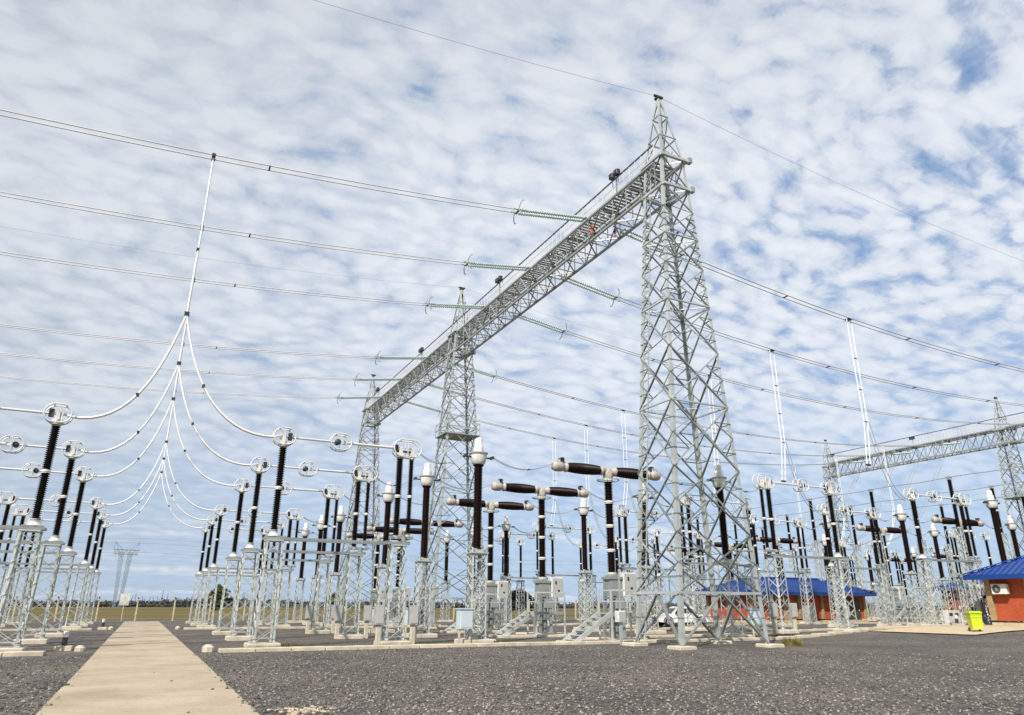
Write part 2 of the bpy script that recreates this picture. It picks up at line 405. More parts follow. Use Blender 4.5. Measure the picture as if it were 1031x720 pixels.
# warp the cloud plane a little, so that rows of puffs bend
wn = noise(2.6, 2.0, 0.5)
wv = N(nt, 'ShaderNodeVectorMath', operation='MULTIPLY_ADD'); L.new(wn.outputs['Color'], wv.inputs[0])
wv.inputs[1].default_value = (0.16, 0.16, 0); L.new(cb.outputs[0], wv.inputs[2])
W = wv.outputs[0]
wn2 = noise(26.0, 4.0, 0.6)
wv2 = N(nt, 'ShaderNodeVectorMath', operation='MULTIPLY_ADD'); L.new(wn2.outputs['Color'], wv2.inputs[0])
wv2.inputs[1].default_value = (0.045, 0.045, 0); L.new(W, wv2.inputs[2])
W2 = wv2.outputs[0]
big = noise(1.9, 3.0, 0.5, off=(3.1, 1.7, 0))                       # thick and thin areas
ROT = math.radians(58)
def cells(scale, sc, off=(0, 0, 0)):
    mp = N(nt, 'ShaderNodeMapping'); mp.inputs['Rotation'].default_value = (0, 0, ROT); mp.inputs['Scale'].default_value = sc; mp.inputs['Location'].default_value = off
    L.new(W2, mp.inputs['Vector'])
    v = N(nt, 'ShaderNodeTexVoronoi', feature='SMOOTH_F1', i_Scale=scale, i_Smoothness=0.6, i_Randomness=0.85)
    L.new(mp.outputs[0], v.inputs['Vector']); return mth('SUBTRACT', 1.0, v.outputs['Distance'])
puff = cells(23.0, (0.80, 1.15, 1))                                  # rows of rounded puffs
puff2 = noise(20.0, 3.0, 0.5, rot=ROT, sc=(0.48, 1.45, 1), vec=W)
fine = noise(80.0, 4.0, 0.6, vec=W2)
pf = mth('ADD', mth('MULTIPLY', puff, 0.46), mth('ADD', mth('MULTIPLY', puff2.outputs['Fac'], 0.38), mth('MULTIPLY', fine.outputs['Fac'], 0.16)))
right = mapr(sp.outputs['X'], 0.30, 0.85)                            # the sheet breaks up more towards the east
cov = mth('SUBTRACT', mth('ADD', pf, mth('MULTIPLY', mth('SUBTRACT', big.outputs['Fac'], 0.5), 0.30)), mth('MULTIPLY', right, 0.105))
mask = mapr(cov, 0.15, 0.42)
# light and shade of the cloud sheet itself
lum = mapr(mth('ADD', mth('MULTIPLY', pf, 0.8), mth('MULTIPLY', big.outputs['Fac'], 0.30)), 0.36, 0.70)
left = mth('SUBTRACT', 1.0, mapr(sp.outputs['X'], -0.30, 0.50))
cl = mixc(lum, mixc(left, (4.3, 4.9, 6.0), (3.9, 4.4, 5.1)), mixc(left, (6.6, 6.85, 7.25), (5.6, 5.9, 6.35)))
lowband = mapr(sp.outputs['Z'], 0.02, 0.26)                           # towards the horizon the sheet thins out
soft = mapr(sp.outputs['Z'], 0.04, 0.46)                              # low in the sky the puffs blur into an even sheet
mask2 = mth('MULTIPLY', mth('ADD', mth('MULTIPLY', mask, mth('ADD', 0.30, mth('MULTIPLY', soft, 0.70))), mth('MULTIPLY', mth('SUBTRACT', 1.0, soft), 0.44)), mth('ADD', 0.30, mth('MULTIPLY', lowband, 0.70)))
st = noise(2.2, 4.0, 0.55, rot=math.radians(-26), sc=(0.35, 2.6, 1), off=(1.2, 0.4, 0))
mask3 = mth('MAXIMUM', mask2, mth('MULTIPLY', mapr(st.outputs['Fac'], 0.46, 0.72), mth('SUBTRACT', 1.0, lowband)))
hz = mixc(mapr(sp.outputs['Z'], 0.0, 0.30, 0.75, 0.0), sky.outputs[0], (3.6, 4.9, 6.2))
veil = mixc(mth('ADD', 0.50, mth('MULTIPLY', left, 0.32)), hz, mixc(left, (1.9, 3.3, 5.8), (3.1, 3.9, 5.0)))                                # thin high veil in the gaps
top = mapr(sp.outputs['Z'], 0.42, 0.85, 1.0, 0.84)                     # the sheet is thicker and greyer overhead
tv = N(nt, 'ShaderNodeVectorMath', operation='SCALE'); L.new(cl, tv.inputs[0]); L.new(top, tv.inputs['Scale']); cl = tv.outputs[0]
fin = mixc(mth('MULTIPLY', mask3, 0.95), veil, cl)
L.new(fin, bg.inputs['Color'])
vs = scene.view_settings; vs.view_transform = 'Standard'; vs.look = 'None'; vs.exposure = 0.14; vs.gamma = 1.0
try: vs.use_curve_mapping = False
except Exception: pass
# ------------------------------------------------------------------ layout of the yard (X across, Y along the path)
ROWS = [31.3, 38.64, 46.09, 59.43, 66.78, 74.14]
ROWN = ['in the nearest row', 'in the second row', 'in the third row', 'in the fourth row', 'in the fifth row', 'in the farthest row']
ROWS_N = ['nearest', 'second', 'third', 'fourth', 'fifth', 'farthest']
BAY = 41.25
XT = 21.7                      # gantry line
AY, BY, CY = 25.55, 54.0, 82.6

def lattice_post(mb, h, w0, w1, n, leg=0.085, br=0.045, z0=0.0, cx=0.0, cy=0.0, dy0=None, dy1=None):
    """four L-angle legs with crossed bracing on every face"""
    dy0 = w0 if dy0 is None else dy0; dy1 = w1 if dy1 is None else dy1
    def c(i, t):
        sx, sy = ((-1, -1), (1, -1), (1, 1), (-1, 1))[i]
        return V((cx + sx * (w0 + (w1 - w0) * t) / 2, cy + sy * (dy0 + (dy1 - dy0) * t) / 2, z0 + h * t))
    for i in range(4):
        sx, sy = ((-1, -1), (1, -1), (1, 1), (-1, 1))[i]
        mb.angle(c(i, 0), c(i, 1), leg, leg * 0.14, (-sx, 0, 0), (0, -sy, 0))
    for k in range(n):
        a, b = k / n, (k + 1) / n
        for i in range(4):
            j = (i + 1) % 4
            mb.bar(c(i, a), c(j, b), br, br * 0.35)
            mb.bar(c(j, a), c(i, b), br, br * 0.35)
    for t in (0.04, 1.0):
        for i in range(4): mb.bar(c(i, t), c((i + 1) % 4, t), br * 1.2, br * 0.6)

def pedestal_mesh(h, w0=0.80, w1=0.66, n=7):
    mb = MB(); lattice_post(mb, h - 0.2, w0, w1, n, 0.072, 0.048, 0.2)
    for sx in (-1, 1):
        for sy in (-1, 1): mb.box((sx * w0 / 2, sy * w0 / 2, 0.215), (0.2, 0.2, 0.03))
    mb.box((0, 0, h + 0.02), (w1 + 0.03, w1 + 0.03, 0.04))
    return mb.mesh('support_lattice', M['pedestal'])
def plinth_mesh(sx=1.25, sy=1.25, h=0.19):
    mb = MB(); mb.bbox((0, 0, h / 2), (sx, sy, h), 0.03); return mb.mesh('plinth', M['concrete'])

def shed_profile(z0, z1, rc, rs, pitch):
    n = max(3, int((z1 - z0) / pitch)); p = (z1 - z0) / n; prof = [(rc, z0)]
    for i in range(n):
        z = z0 + i * p
        prof += [(rc, z + 0.30 * p), (rs, z + 0.44 * p), (rs * 0.97, z + 0.56 * p), (rc, z + 0.92 * p)]
    prof.append((rc, z1)); return prof

def stack(parent, x, y, z0, z1, rc, rs, nsec, pitch, matname, fl=0.12, frad=None, n=14, cache={}):
    """a stacked porcelain column (one part) with its pale metal flanges (each a sub-part)"""
    key = (z0, z1, rc, nsec, matname); hh = (z1 - z0) / nsec; frad = frad or rc * 1.35
    if key not in cache:
        a = MB()
        for i in range(nsec):
            p = z0 + i * hh; q = p + hh
            a.lathe([(rc, p)] + shed_profile(p + fl / 2, q - fl / 2, rc, rs, pitch) + [(rc, q)], n)
        b = MB(); b.lathe([(frad, -fl / 2), (frad * 1.0, -0.013), (frad * 1.14, -0.012), (frad * 1.14, 0.012), (frad, 0.013), (frad, fl / 2)], n, smooth_=False)
        cache[key] = (a.mesh('insulator_column', M[matname]), b.mesh('flange', M['flange']))
    o = link_obj('insulator_column', cache[key][0], parent); o.location = (x, y, 0)
    for i in range(nsec + 1):
        f = link_obj('flange', cache[key][1], o); f.location = (0, 0, z0 + i * hh + (fl / 2 if i == 0 else (-fl / 2 if i == nsec else 0)))
    return o

def stadium(w, h, y, zc, xc=0.0, n=10, rot=0.0):
    """points of an upright rounded ring in an XZ plane"""
    r = min(w, h) / 2; pts = []
    ex, ez = (w / 2 - r), (h / 2 - r)
    for k in range(4 * n):
        t = 2 * PI * (k + 0.5) / (4 * n); c, s = math.cos(t), math.sin(t)
        pts.append((xc + r * c + (ex if c > 0 else -ex), y, zc + r * s + (ez if s > 0 else -ez)))
    return pts
def ring_mesh(w, h, sep, xc, zc, r=0.030):
    mb = MB()
    for y in (-sep / 2, sep / 2): mb.tube(stadium(w, h, y, zc, xc, 7), r, 6, closed=True)
    for k in (-0.22, 0.22):
        mb.bar((xc + k * w, -sep / 2, zc + h / 2 - 0.01), (xc + k * w, sep / 2, zc + h / 2 - 0.01), 0.05, 0.02)
        mb.bar((xc + k * w, -sep / 2, zc - h / 2 + 0.01), (xc + k * w, sep / 2, zc - h / 2 + 0.01), 0.05, 0.02)
    for y in (-sep / 2, sep / 2): mb.bar((xc, y, zc - h / 2), (xc, y, zc + h / 2), 0.07, 0.02)
    return mb.mesh('corona_ring', M['ring'])

# --- disconnector: origin below the dropper; the single post stands at +P1, the paired posts at +P2
P1, PM, P2 = 4.30, 6.75, 9.55
HB = 4.42                                             # underside of the insulators
def make_disconnector():
    t = thing('disconnector_switch', 'x', 'disconnector')
    pm = pedestal_mesh(4.1); pl = plinth_mesh()
    for x in (P1 + 0.05, P2 + 0.1):
        o = link_obj('plinth', pl, t); o.location = (x, 0, 0)
        o = link_obj('support_lattice', pm, t); o.location = (x, 0, 0)
    cb = MB()
    for y in (-0.26, 0.26):
        cb.box(((P1 + P2) / 2 + 0.1, y, 4.2), (P2 - P1 + 1.0, 0.07, 0.10))
    for x in (P1 - 0.25, P1 + 0.3, P2 - 0.4, P2 + 0.1, P2 + 0.55): cb.box((x, 0, 4.275), (0.12, 0.6, 0.045))
    cb.build('crossbeam', M['steel_dark'], t)
    mech = MB(); mech.lathe([(0.24, 4.30), (0.22, 4.34), (0.13, 4.46)], 12, (P1, 0, 0), smooth_=False); mech.build('turntable', M['flange'], t)
    mech = MB(); mech.box((P2 + 0.25, 0, 4.47), (1.05, 0.26, 0.12)); mech.lathe([(0.12, 4.30), (0.12, 4.50)], 10, (P2 + 0.35, -0.1, 0)); mech.tube([(P2 - 0.35, -0.10, 1.6), (P2 - 0.25, -0.1, 4.45)], 0.035, 6)
    mech.build('drive_linkage', M['steel_dark'], t)
    stack(t, P1, 0, HB, 8.15, 0.105, 0.165, 2, 0.075, 'porcelain_black', 0.13, 0.145)
    stack(t, P2, 0, HB, 8.15, 0.105, 0.165, 2, 0.075, 'porcelain_black', 0.13, 0.145)
    stack(t, P2 + 0.56, 0, HB + 0.1, 8.10, 0.075, 0.125, 2, 0.07, 'porcelain_black', 0.12, 0.105)
    for x, w, h, sep in ((P1, 0.92, 0.72, 0.42), (PM, 0.92, 0.72, 0.42), (P2 + 0.3, 1.32, 0.80, 0.42)):
        link_obj('corona_ring', ring_mesh(w, h, sep, x, 8.5), t)
    for x in (P1, P2, P2 + 0.56):
        j = MB(); j.box((x, 0, 8.22), (0.34, 0.3, 0.12)); j.box((x, 0, 8.42), (0.16, 0.24, 0.3)); j.box((x - 0.14, 0.1, 8.46), (0.06, 0.12, 0.4)); j.build('terminal_clamp', M['white'], t)
    j = MB(); j.box((P1 + 0.24, 0, 8.52), (0.16, 0.2, 0.3)); j.build('contact_jaw', M['dark'], t)
    j = MB(); j.lathe([(0.05, -0.15), (0.13, -0.13), (0.13, 0.13), (0.05, 0.15)], 12, (PM - 0.14, 0, 8.5), 'y'); j.build('elbow_joint', M['dark'], t)
    j = MB(); j.box((P2 - 0.22, 0, 8.5), (0.16, 0.22, 0.3)); j.box((P2 + 0.2, 0, 8.36), (0.8, 0.12, 0.08)); j.build('contact_jaw', M['dark'], t)
    arm = MB()
    arm.tube([(P1 - 0.35, 0, 8.5), (P1 + 0.1, 0, 8.5), (PM, 0, 8.5)], 0.052, 8); arm.tube([(PM, 0, 8.5), (P2 + 0.1, 0, 8.5)], 0.062, 8)
    arm.box((PM, 0, 8.5), (0.5, 0.16, 0.16)); arm.build('switch_arm', M['alu'], t)
    return t
disc0 = make_disconnector()
def drive_boxes():
    """two drive cabinets on concrete stubs beside the paired posts"""
    me = MB(); me.bbox((0, 0, 1.22), (0.38, 0.34, 0.76), 0.015)
    md = MB(); md.box((0, -0.177, 1.22), (0.31, 0.012, 0.66)); md.box((0.11, -0.187, 1.22), (0.03, 0.016, 0.12))
    st = MB(); st.bbox((0, 0.0, 0.42), (0.20, 0.20, 0.84), 0.02)
    return me.mesh('drive_cabinet', M['box']), md.mesh('cabinet_door', M['door']), st.mesh('concrete_stub', M['concrete'])
DBOX = drive_boxes()
def disconnector(x, row, rz, label, boxes):
    y = ROWS[row]
    t = dup(disc0, (x, y, ground_h(x + math.cos(rz) * 7, y)), rz, label, 'disconnector switches standing in rows')
    if boxes:
        s = 1 if rz == 0 else -1
        for dx in (-0.60, 0.92):
            o = link_obj('drive_cabinet', DBOX[0], t); o.location = (P2 + dx, -0.25 * s, 0); o.rotation_euler = (0, 0, -rz)
            link_obj('cabinet_door', DBOX[1], o)
            q = link_obj('concrete_stub', DBOX[2], t); q.location = (P2 + dx, -0.25 * s, 0)
    return t

# --- current transformer
def make_ct():
    t = thing('current_transformer', 'x', 'transformer')
    link_obj('plinth', plinth_mesh(1.5, 1.35), t); link_obj('support_lattice', pedestal_mesh(3.86, 0.76, 0.70), t)
    b = MB(); b.box((0, 0, 4.02), (0.52, 0.52, 0.20)); b.box((0, 0, 3.92), (0.86, 0.86, 0.05))
    for sx in (-1, 1):
        for sy in (-1, 1): b.lathe([(0.045, 3.93), (0.045, 4.16)], 6, (sx * 0.36, sy * 0.36, 0))
    b.box((0.34, 0, 4.02), (0.2, 0.26, 0.18)); b.build('base_tank', M['steel'], t)
    a = MB(); a.lathe([(0.29, 4.10), (0.29, 4.16)] + shed_profile(4.16, 8.02, 0.17, 0.22, 0.07) + [(0.26, 8.03), (0.26, 8.1)], 18); a.build('insulator_column', M['maroon'], t)
    h = MB(); h.lathe([(0.25, 8.08), (0.32, 8.14), (0.37, 8.28), (0.40, 8.45), (0.40, 8.62)], 24)
    hd = h.build('head_tank', M['white'], t)
    c = MB(); c.lathe([(0.25, 8.66), (0.24, 8.8), (0.23, 9.02), (0.185, 9.05), (0.18, 9.34), (0.13, 9.40), (0.04, 9.41)], 20); c.build('bell_cap', M['white'], hd)
    f = MB(); f.lathe([(0.46, 8.61), (0.46, 8.665)], 24, smooth_=False); f.build('flange', M['box'], hd)
    for s in (-1, 1):
        k = MB(); k.box((s * 0.56, 0, 8.45), (0.34, 0.10, 0.06)); k.box((s * 0.72, 0, 8.48), (0.10, 0.34, 0.12)); k.build('line_terminal', M['dark'], t)
    return t
ct0 = make_ct()

# --- live-tank circuit breaker with two horizontal interrupters
def make_breaker():
    t = thing('circuit_breaker', 'x', 'circuit breaker')
    link_obj('plinth', plinth_mesh(2.6, 2.0, 0.14), t)
    s = MB()
    for sx in (-1, 1):
        for sy in (-1, 1): s.bar((sx * 0.36, sy * 0.34, 0.14), (sx * 0.26, sy * 0.26, 2.9), 0.14, 0.14)
    for z in (0.9, 2.0):
        s.box((0, -0.33, z), (0.72, 0.06, 0.1)); s.box((0, 0.33, z), (0.72, 0.06, 0.1)); s.box((-0.33, 0, z), (0.06, 0.72, 0.1)); s.box((0.33, 0, z), (0.06, 0.72, 0.1))
    s.lathe([(0.26, 0.2), (0.26, 1.5), (0.19, 1.6), (0.19, 2.9)], 14); s.box((0, 0, 2.95), (0.8, 0.8, 0.12))
    s.build('support_frame', M['steel_dark'], t)
    bx = MB(); bx.bbox((0.78, -0.12, 2.66), (0.78, 0.66, 1.12), 0.02); b = bx.build('control_cabinet', M['white'], t)
    dr = MB(); dr.box((0.78, -0.457, 2.66), (0.68, 0.014, 1.0)); dr.build('cabinet_door', M['door'], b)
    g = MB(); g.box((0.66, -0.472, 2.92), (0.10, 0.02, 0.18)); g.build('gauge_window', M['dark'], b)
    g = MB(); g.box((0.84, -0.472, 2.45), (0.12, 0.02, 0.14)); g.build('gauge_window', M['dark'], b)
    m2 = MB(); m2.bbox((-0.05, -0.05, 2.6), (0.5, 0.6, 1.0), 0.02); m2.bbox((0.2, -0.2, 1.75), (0.55, 0.4, 0.5), 0.02); m2.build('mechanism_housing', M['steel_dark'], t)
    stack(t, 0, 0, 3.08, 7.98, 0.165, 0.232, 4, 0.075, 'porcelain', 0.15, 0.225, 16)
    r = MB(); r.tube([(0.57 * math.cos(2 * PI * k / 24), 0.57 * math.sin(2 * PI * k / 24), 7.92) for k in range(24)], 0.03, 6, closed=True)
    for k in range(4): r.bar((0, 0, 7.94), (0.57 * math.cos(PI / 4 + k * PI / 2), 0.57 * math.sin(PI / 4 + k * PI / 2), 7.92), 0.03, 0.02)
    r.build('grading_ring', M['steel'], t)
    hb = MB(); hb.lathe([(0.22, 7.96), (0.27, 8.02), (0.27, 8.3), (0.2, 8.5), (0.1, 8.56)], 16)
    hb.lathe([(0.2, -0.52), (0.25, -0.46), (0.25, -0.38), (0.17, -0.32), (0.17, 0.32), (0.25, 0.38), (0.25, 0.46), (0.2, 0.52)], 16, (0, 0, 8.4), 'x'); hb.build('gear_housing', M['cream'], t)
    for s_ in (-1, 1):
        n = 26; L0, L1 = 0.52, 2.52; pr = []
        for i in range(n):
            u = (i + 0.5) / n; x = L0 + (L1 - L0) * i / n; p = (L1 - L0) / n
            R = 0.235 + 0.06 * math.sin(PI * u) ** 0.8; rc = R - 0.075
            pr += [(rc, x), (rc, x + 0.3 * p), (R, x + 0.46 * p), (R * 0.98, x + 0.6 * p), (rc, x + 0.95 * p)]
        q = MB(); q.lathe([(a, s_ * b2) for a, b2 in pr], 20, (0, 0, 8.4), 'x'); q.build('interrupter', M['maroon'], t)
        h = MB(); h.lathe([(a, s_ * b2) for a, b2 in [(0.2, 2.52), (0.26, 2.55), (0.26, 2.64), (0.2, 2.66), (0.2, 2.80), (0.24, 2.82), (0.265, 2.95), (0.265, 3.2), (0.22, 3.34), (0.10, 3.40)]], 18, (0, 0, 8.4), 'x')
        hh = h.build('terminal_head', M['cream'], t)
        k = MB(); k.box((s_ * 2.78, 0, 8.70), (0.10, 0.26, 0.22)); k.box((s_ * 2.84, 0, 8.83), (0.2, 0.3, 0.06)); k.build('line_terminal', M['dark'], hh)
    return t
brk0 = make_breaker()

# --- steel steps and service platform in front of a breaker
def make_steps():
    t = thing('service_steps', 'x', 'steps'); zt = 1.28
    pf = MB()
    for k in range(9): pf.box((0.35 + 0.2 * k, 0.0, zt), (0.15, 1.0, 0.04))
    for y in (-0.52, 0.52): pf.box((1.15, y, zt - 0.04), (1.9, 0.06, 0.16))
    pf.build('platform', M['steel'], t)
    for y in (-0.52, 0.52):
        q = MB(); q.bar((-1.75, y, 0.06), (0.2, y, zt), 0.06, 0.2); q.build('stringer', M['pedestal'], t)
    for k in range(6):
        u = (k + 0.6) / 6.6; q = MB(); q.box((-1.75 + 1.95 * u, 0, 0.06 + (zt - 0.06) * u), (0.26, 0.98, 0.035)); q.build('tread', M['steel'], t)
    for x, y in ((0.25, -0.52), (2.05, -0.52), (0.25, 0.52), (2.05, 0.52)):
        q = MB(); q.bar((x, y, 0.0), (x, y, zt + 1.05), 0.07, 0.07); q.build('post', M['pedestal'], t)
    q = MB()
    for z in (0.55, 1.05):
        q.bar((0.25, -0.52, zt + z), (2.05, -0.52, zt + z), 0.05, 0.05); q.bar((2.05, -0.52, zt + z), (2.05, 0.52, zt + z), 0.05, 0.05); q.bar((0.25, 0.52, zt + z), (2.05, 0.52, zt + z), 0.05, 0.05)
    q.build('handrail', M['pedestal'], t)
    q = MB(); q.bbox((-0.2 + 0.45, 0, 0.06), (4.6, 1.5, 0.12), 0.02); q.build('footing_slab', M['concrete'], t)
    return t
steps0 = make_steps()

# --- small cabinet on two legs
def make_cabinet():
    t = thing('marshalling_cabinet', 'x', 'cabinet')
    for s in (-1, 1):
        q = MB(); q.bar((s * 0.25, 0, 0), (s * 0.25, 0, 0.62), 0.08, 0.08); q.build('leg', M['concrete'], t)
    q = MB(); q.bbox((0, 0, 1.05), (0.62, 0.5, 0.8), 0.02); b = q.build('cabinet_body', M['bluebox'], t)
    q = MB(); q.box((0, -0.257, 1.05), (0.53, 0.014, 0.7)); q.box((0.22, -0.27, 1.05), (0.03, 0.02, 0.14)); q.build('cabinet_door', M['bluebox'], b)
    q = MB(); q.box((0, 0, 1.475), (0.7, 0.6, 0.05)); q.build('rain_cap', M['bluebox'], b)
    return t
cab0 = make_cabinet()

# --- place the rows.  cols: (x of dropper, heading, wording, rows, with cabinets)
PLACE_D = [
    (0.20, 0.0, 'black-post disconnector just right of the concrete path', range(6), 3),
    (0.38, PI, 'black-post disconnector just left of the concrete path', range(6), False),
    (0.38 + BAY + 0.65, PI, 'black-post disconnector behind the tall lattice tower', range(6), 1),
    (0.20 + BAY + 0.25, 0.0, 'black-post disconnector right of the hanging white cables', range(6), 1),
    (0.38 + 2 * BAY, PI, 'far right disconnector behind the blue-roofed kiosk', range(2, 6), False),
    (0.20 + 2 * BAY, 0.0, 'most distant disconnector under the far gantry', range(3, 6), False),
]
for x, rz, w, rows, bx in PLACE_D:
    for r in rows: disconnector(x, r, rz, w + ' ' + ROWN[r], r < bx)
PLACE_C = [
    (13.72, 'white-headed transformer right of the first disconnectors', range(6)),
    (28.95, 'white-headed transformer right of the first breakers', range(6)),
    (55.0, 'white-headed transformer left of the far breakers', range(6)),
    (70.2, 'distant white-headed transformer right of the far breakers', range(1, 6)),
    (96.3, 'white-headed transformer below the far gantry', range(3, 6)),
    (-13.1, 'white-headed transformer at the left edge', range(3, 6)),
]
for x, w, rows in PLACE_C:
    for r in rows: dup(ct0, (x, ROWS[r], ground_h(x, ROWS[r])), 0.0, w + ' ' + ROWN[r], 'current transformers standing in rows')
PLACE_B = [
    (21.25, 'maroon T-shaped circuit breaker left of the near lattice tower', range(6)),
    (62.45, 'maroon T-shaped circuit breaker right of the near lattice tower', range(1, 6)),
    (103.7, 'small maroon circuit breaker beyond the far gantry', range(4, 6)),
]
for x, w, rows in PLACE_B:
    for r in rows: dup(brk0, (x, ROWS[r], ground_h(x, ROWS[r])), 0.0, w + ' ' + ROWN[r], 'circuit breakers standing in rows')
for x, w, rows in ((19.35, 'steel steps and platform at the breaker left of the tower,', range(0, 5)), (60.5, 'steel steps and platform at the far right breaker,', range(1, 4))):
    for r in rows: dup(steps0, (x, ROWS[r] - 1.75, ground_h(x, ROWS[r])), 0.0, w + ' ' + ROWS_N[r] + ' row', 'service steps at the breakers')
for x, w, rows in ((13.0, 'pale blue cabinet by a first-bay transformer', range(0, 3)), (30.1, 'pale blue cabinet seen behind the tall tower', range(0, 1))):
    for r in rows:
        dup(cab0, (x - 0.1, ROWS[r] - 0.7, ground_h(x, ROWS[r])), 0.0, w + ' ' + ROWN[r], 'marshalling cabinets on legs')
for o in (disc0, ct0, brk0, steps0, cab0):
    kids = [c for c in col.objects if c.parent is o]
    for c in kids:
        for g in [q for q in col.objects if q.parent is c]: bpy.data.objects.remove(g)
        bpy.data.objects.remove(c)
    bpy.data.objects.remove(o)
# ------------------------------------------------------------------ lattice towers and gantry beams
LEV = [0.0, 2.15, 4.6, 7.45, 10.5, 13.2, 15.65, 17.7, 19.4, 21.0, 22.4, 24.2]
PK = [24.2, 25.7, 27.2, 28.5]
def make_tower(deck):
    t = thing('lattice_tower', 'x', 'tower')
    W0, D0, W1, D1, ZT = 4.7, 3.1, 1.5, 1.5, 24.2
    S = ((-1, -1), (1, -1), (1, 1), (-1, 1))
    def c(i, z):
        if z <= ZT:
            u = z / ZT; w = W0 + (W1 - W0) * u; dd = D0 + (D1 - D0) * u
        else:
            u = (z - ZT) / (28.6 - ZT); w = W1 + (0.18 - W1) * u; dd = D1 + (0.18 - D1) * u
        return V((S[i][0] * w / 2, S[i][1] * dd / 2, z))
    for i in range(4):
        a = (-S[i][0], 0, 0); b = (0, -S[i][1], 0); q = MB()
        q.angle(c(i, 0.05), c(i, 12.1), 0.19, 0.027, a, b); q.angle(c(i, 12.1), c(i, ZT), 0.155, 0.022, a, b); q.build('leg', M['steel'], t)
        q = MB(); q.bbox((c(i, 0).x, c(i, 0).y, 0.03), (0.85, 0.85, 0.2), 0.03); q.build('footing', M['concrete'], t)
    br = MB()
    for k in range(len(LEV) - 1):
        hvs = MB(); z0, z1 = LEV[k], LEV[k + 1]; w = 0.095 if k < 5 else 0.078
        for i in range(4):
            j = (i + 1) % 4
            if k == 0:
                m = (c(i, z1) + c(j, z1)) / 2
                br.bar(c(i, 0.1), m, 0.13, 0.06); br.bar(c(j, 0.1), m, 0.13, 0.06); hvs.bar(c(i, z1), c(j, z1), 0.13, 0.10)
                br.bar((c(i, 0.1) + m) / 2, c(i, z1 * 0.55), 0.06, 0.03); br.bar((c(j, 0.1) + m) / 2, c(j, z1 * 0.55), 0.06, 0.03)
                if i == 3: hvs.build('horizontal_frame', M['steel'], t)
                continue
            br.bar(c(i, z0), c(j, z1), w, 0.045); br.bar(c(j, z0), c(i, z1), w, 0.045)
            zm = (z0 + z1) / 2
            X = (c(i, z0) + c(j, z1) + c(j, z0) + c(i, z1)) / 4
            if k < 9:
                for a, b in ((i, j), (j, i)):
                    lo = c(a, z0).lerp(c(b, z1), 0.27); hi = c(a, z1).lerp(c(b, z0), 0.27)
                    br.bar(c(a, lo.z), lo, 0.06, 0.035); br.bar(c(a, hi.z), hi, 0.06, 0.035)
                    br.bar(lo, c(a, zm), 0.055, 0.03); br.bar(hi, c(a, zm), 0.055, 0.03)
        if k in (3, 5, 7, 9, 10):
            for i in range(4): hvs.bar(c(i, z1), c((i + 1) % 4, z1), 0.09, 0.06)
            hvs.bar(c(0, z1), c(2, z1), 0.06, 0.04); hvs.bar(c(1, z1), c(3, z1), 0.06, 0.04)
            hvs.build('horizontal_frame', M['steel'], t)
    br.build('bracing', M['brace_shade'], t)
    pk = MB()
    for i in range(4): pk.angle(c(i, ZT), c(i, 28.55), 0.11, 0.016, (-S[i][0], 0, 0), (0, -S[i][1], 0))
    for k in range(3):
        for i in range(4):
            j = (i + 1) % 4
            if k < 2: pk.bar(c(i, PK[k + 1]), c(j, PK[k + 1]), 0.08, 0.05)
            if (i + k) % 2: pk.bar(c(i, PK[k]), c(j, PK[k + 1]), 0.065, 0.03)
            else: pk.bar(c(j, PK[k]), c(i, PK[k + 1]), 0.065, 0.03)
    p = pk.build('peak', M['steel'], t)
    cp = MB(); cp.box((0, 0, 28.6), (0.34, 0.34, 0.12)); cp.box((0, 0, 28.72), (0.6, 0.12, 0.10)); cp.build('peak_cap', M['dark'], p)
    for z in (22.35, 24.15):
        sd = MB()                                        # cantilevered seats that carry the beam
        for s in (-1, 1):
            sd.box((0, s * 0.9, z), (1.75, 0.12, 0.14)); sd.box((s * 0.86, 0, z), (0.12, 1.68, 0.14))
        sd.box((0.95, -0.95, z), (0.22, 0.26, 0.3))
        sd.build('beam_seat', M['steel'], t)
    ld = MB()
    for s in (-0.2, 0.2): ld.bar(c(3, 0.3) + V((0.0, -0.5 + s, 0)), c(3, ZT) + V((0.0, -0.4 + s, 0)), 0.045, 0.045)
    for k in range(60):
        u = k / 60; P = c(3, 0.5 + (ZT - 0.7) * u) + V((0, -0.45, 0)); ld.bar(P - V((0, 0.2, 0)), P + V((0, 0.2, 0)), 0.025, 0.025)
    ld.build('climbing_ladder', M['steel'], t)
    if deck:
        z = 15.0; q = MB(); a = c(2, z); q.box((0, 0, z - 0.03), (2 * a.x + 0.35, 2 * a.y + 0.35, 0.07)); f = q.build('rest_platform', M['steel_dark'], t)
        q = MB()
        for i in range(4):
            P, Q = c(i, z) * 1.0, c((i + 1) % 4, z); P = V((P.x * 1.12, P.y * 1.12, z)); Q = V((Q.x * 1.12, Q.y * 1.12, z))
            for h in (0.5, 1.0): q.bar(P + V((0, 0, h)), Q + V((0, 0, h)), 0.04, 0.04)
            q.bar(P, P + V((0, 0, 1.0)), 0.05, 0.05)
        q.build('platform_rail', M['steel'], f)
    return t
XG = XT + 79.5                                     # the far gantry
tw0 = make_tower(False)
tw0.location = (XT + 0.12, AY, 0.0); tag(tw0, 'tall pointed lattice tower nearest to the camera, carrying the near beam end', 'tower', 'lattice towers carrying the gantry beams')
tw1 = make_tower(True); tw1.location = (XT, BY, 0); tag(tw1, 'lattice tower with a small platform, under the middle of the near beam', 'tower', 'lattice towers carrying the gantry beams')
dup(tw0, (XT, CY, 0), 0, 'smaller looking lattice tower at the far end of the near beam', 'lattice towers carrying the gantry beams')
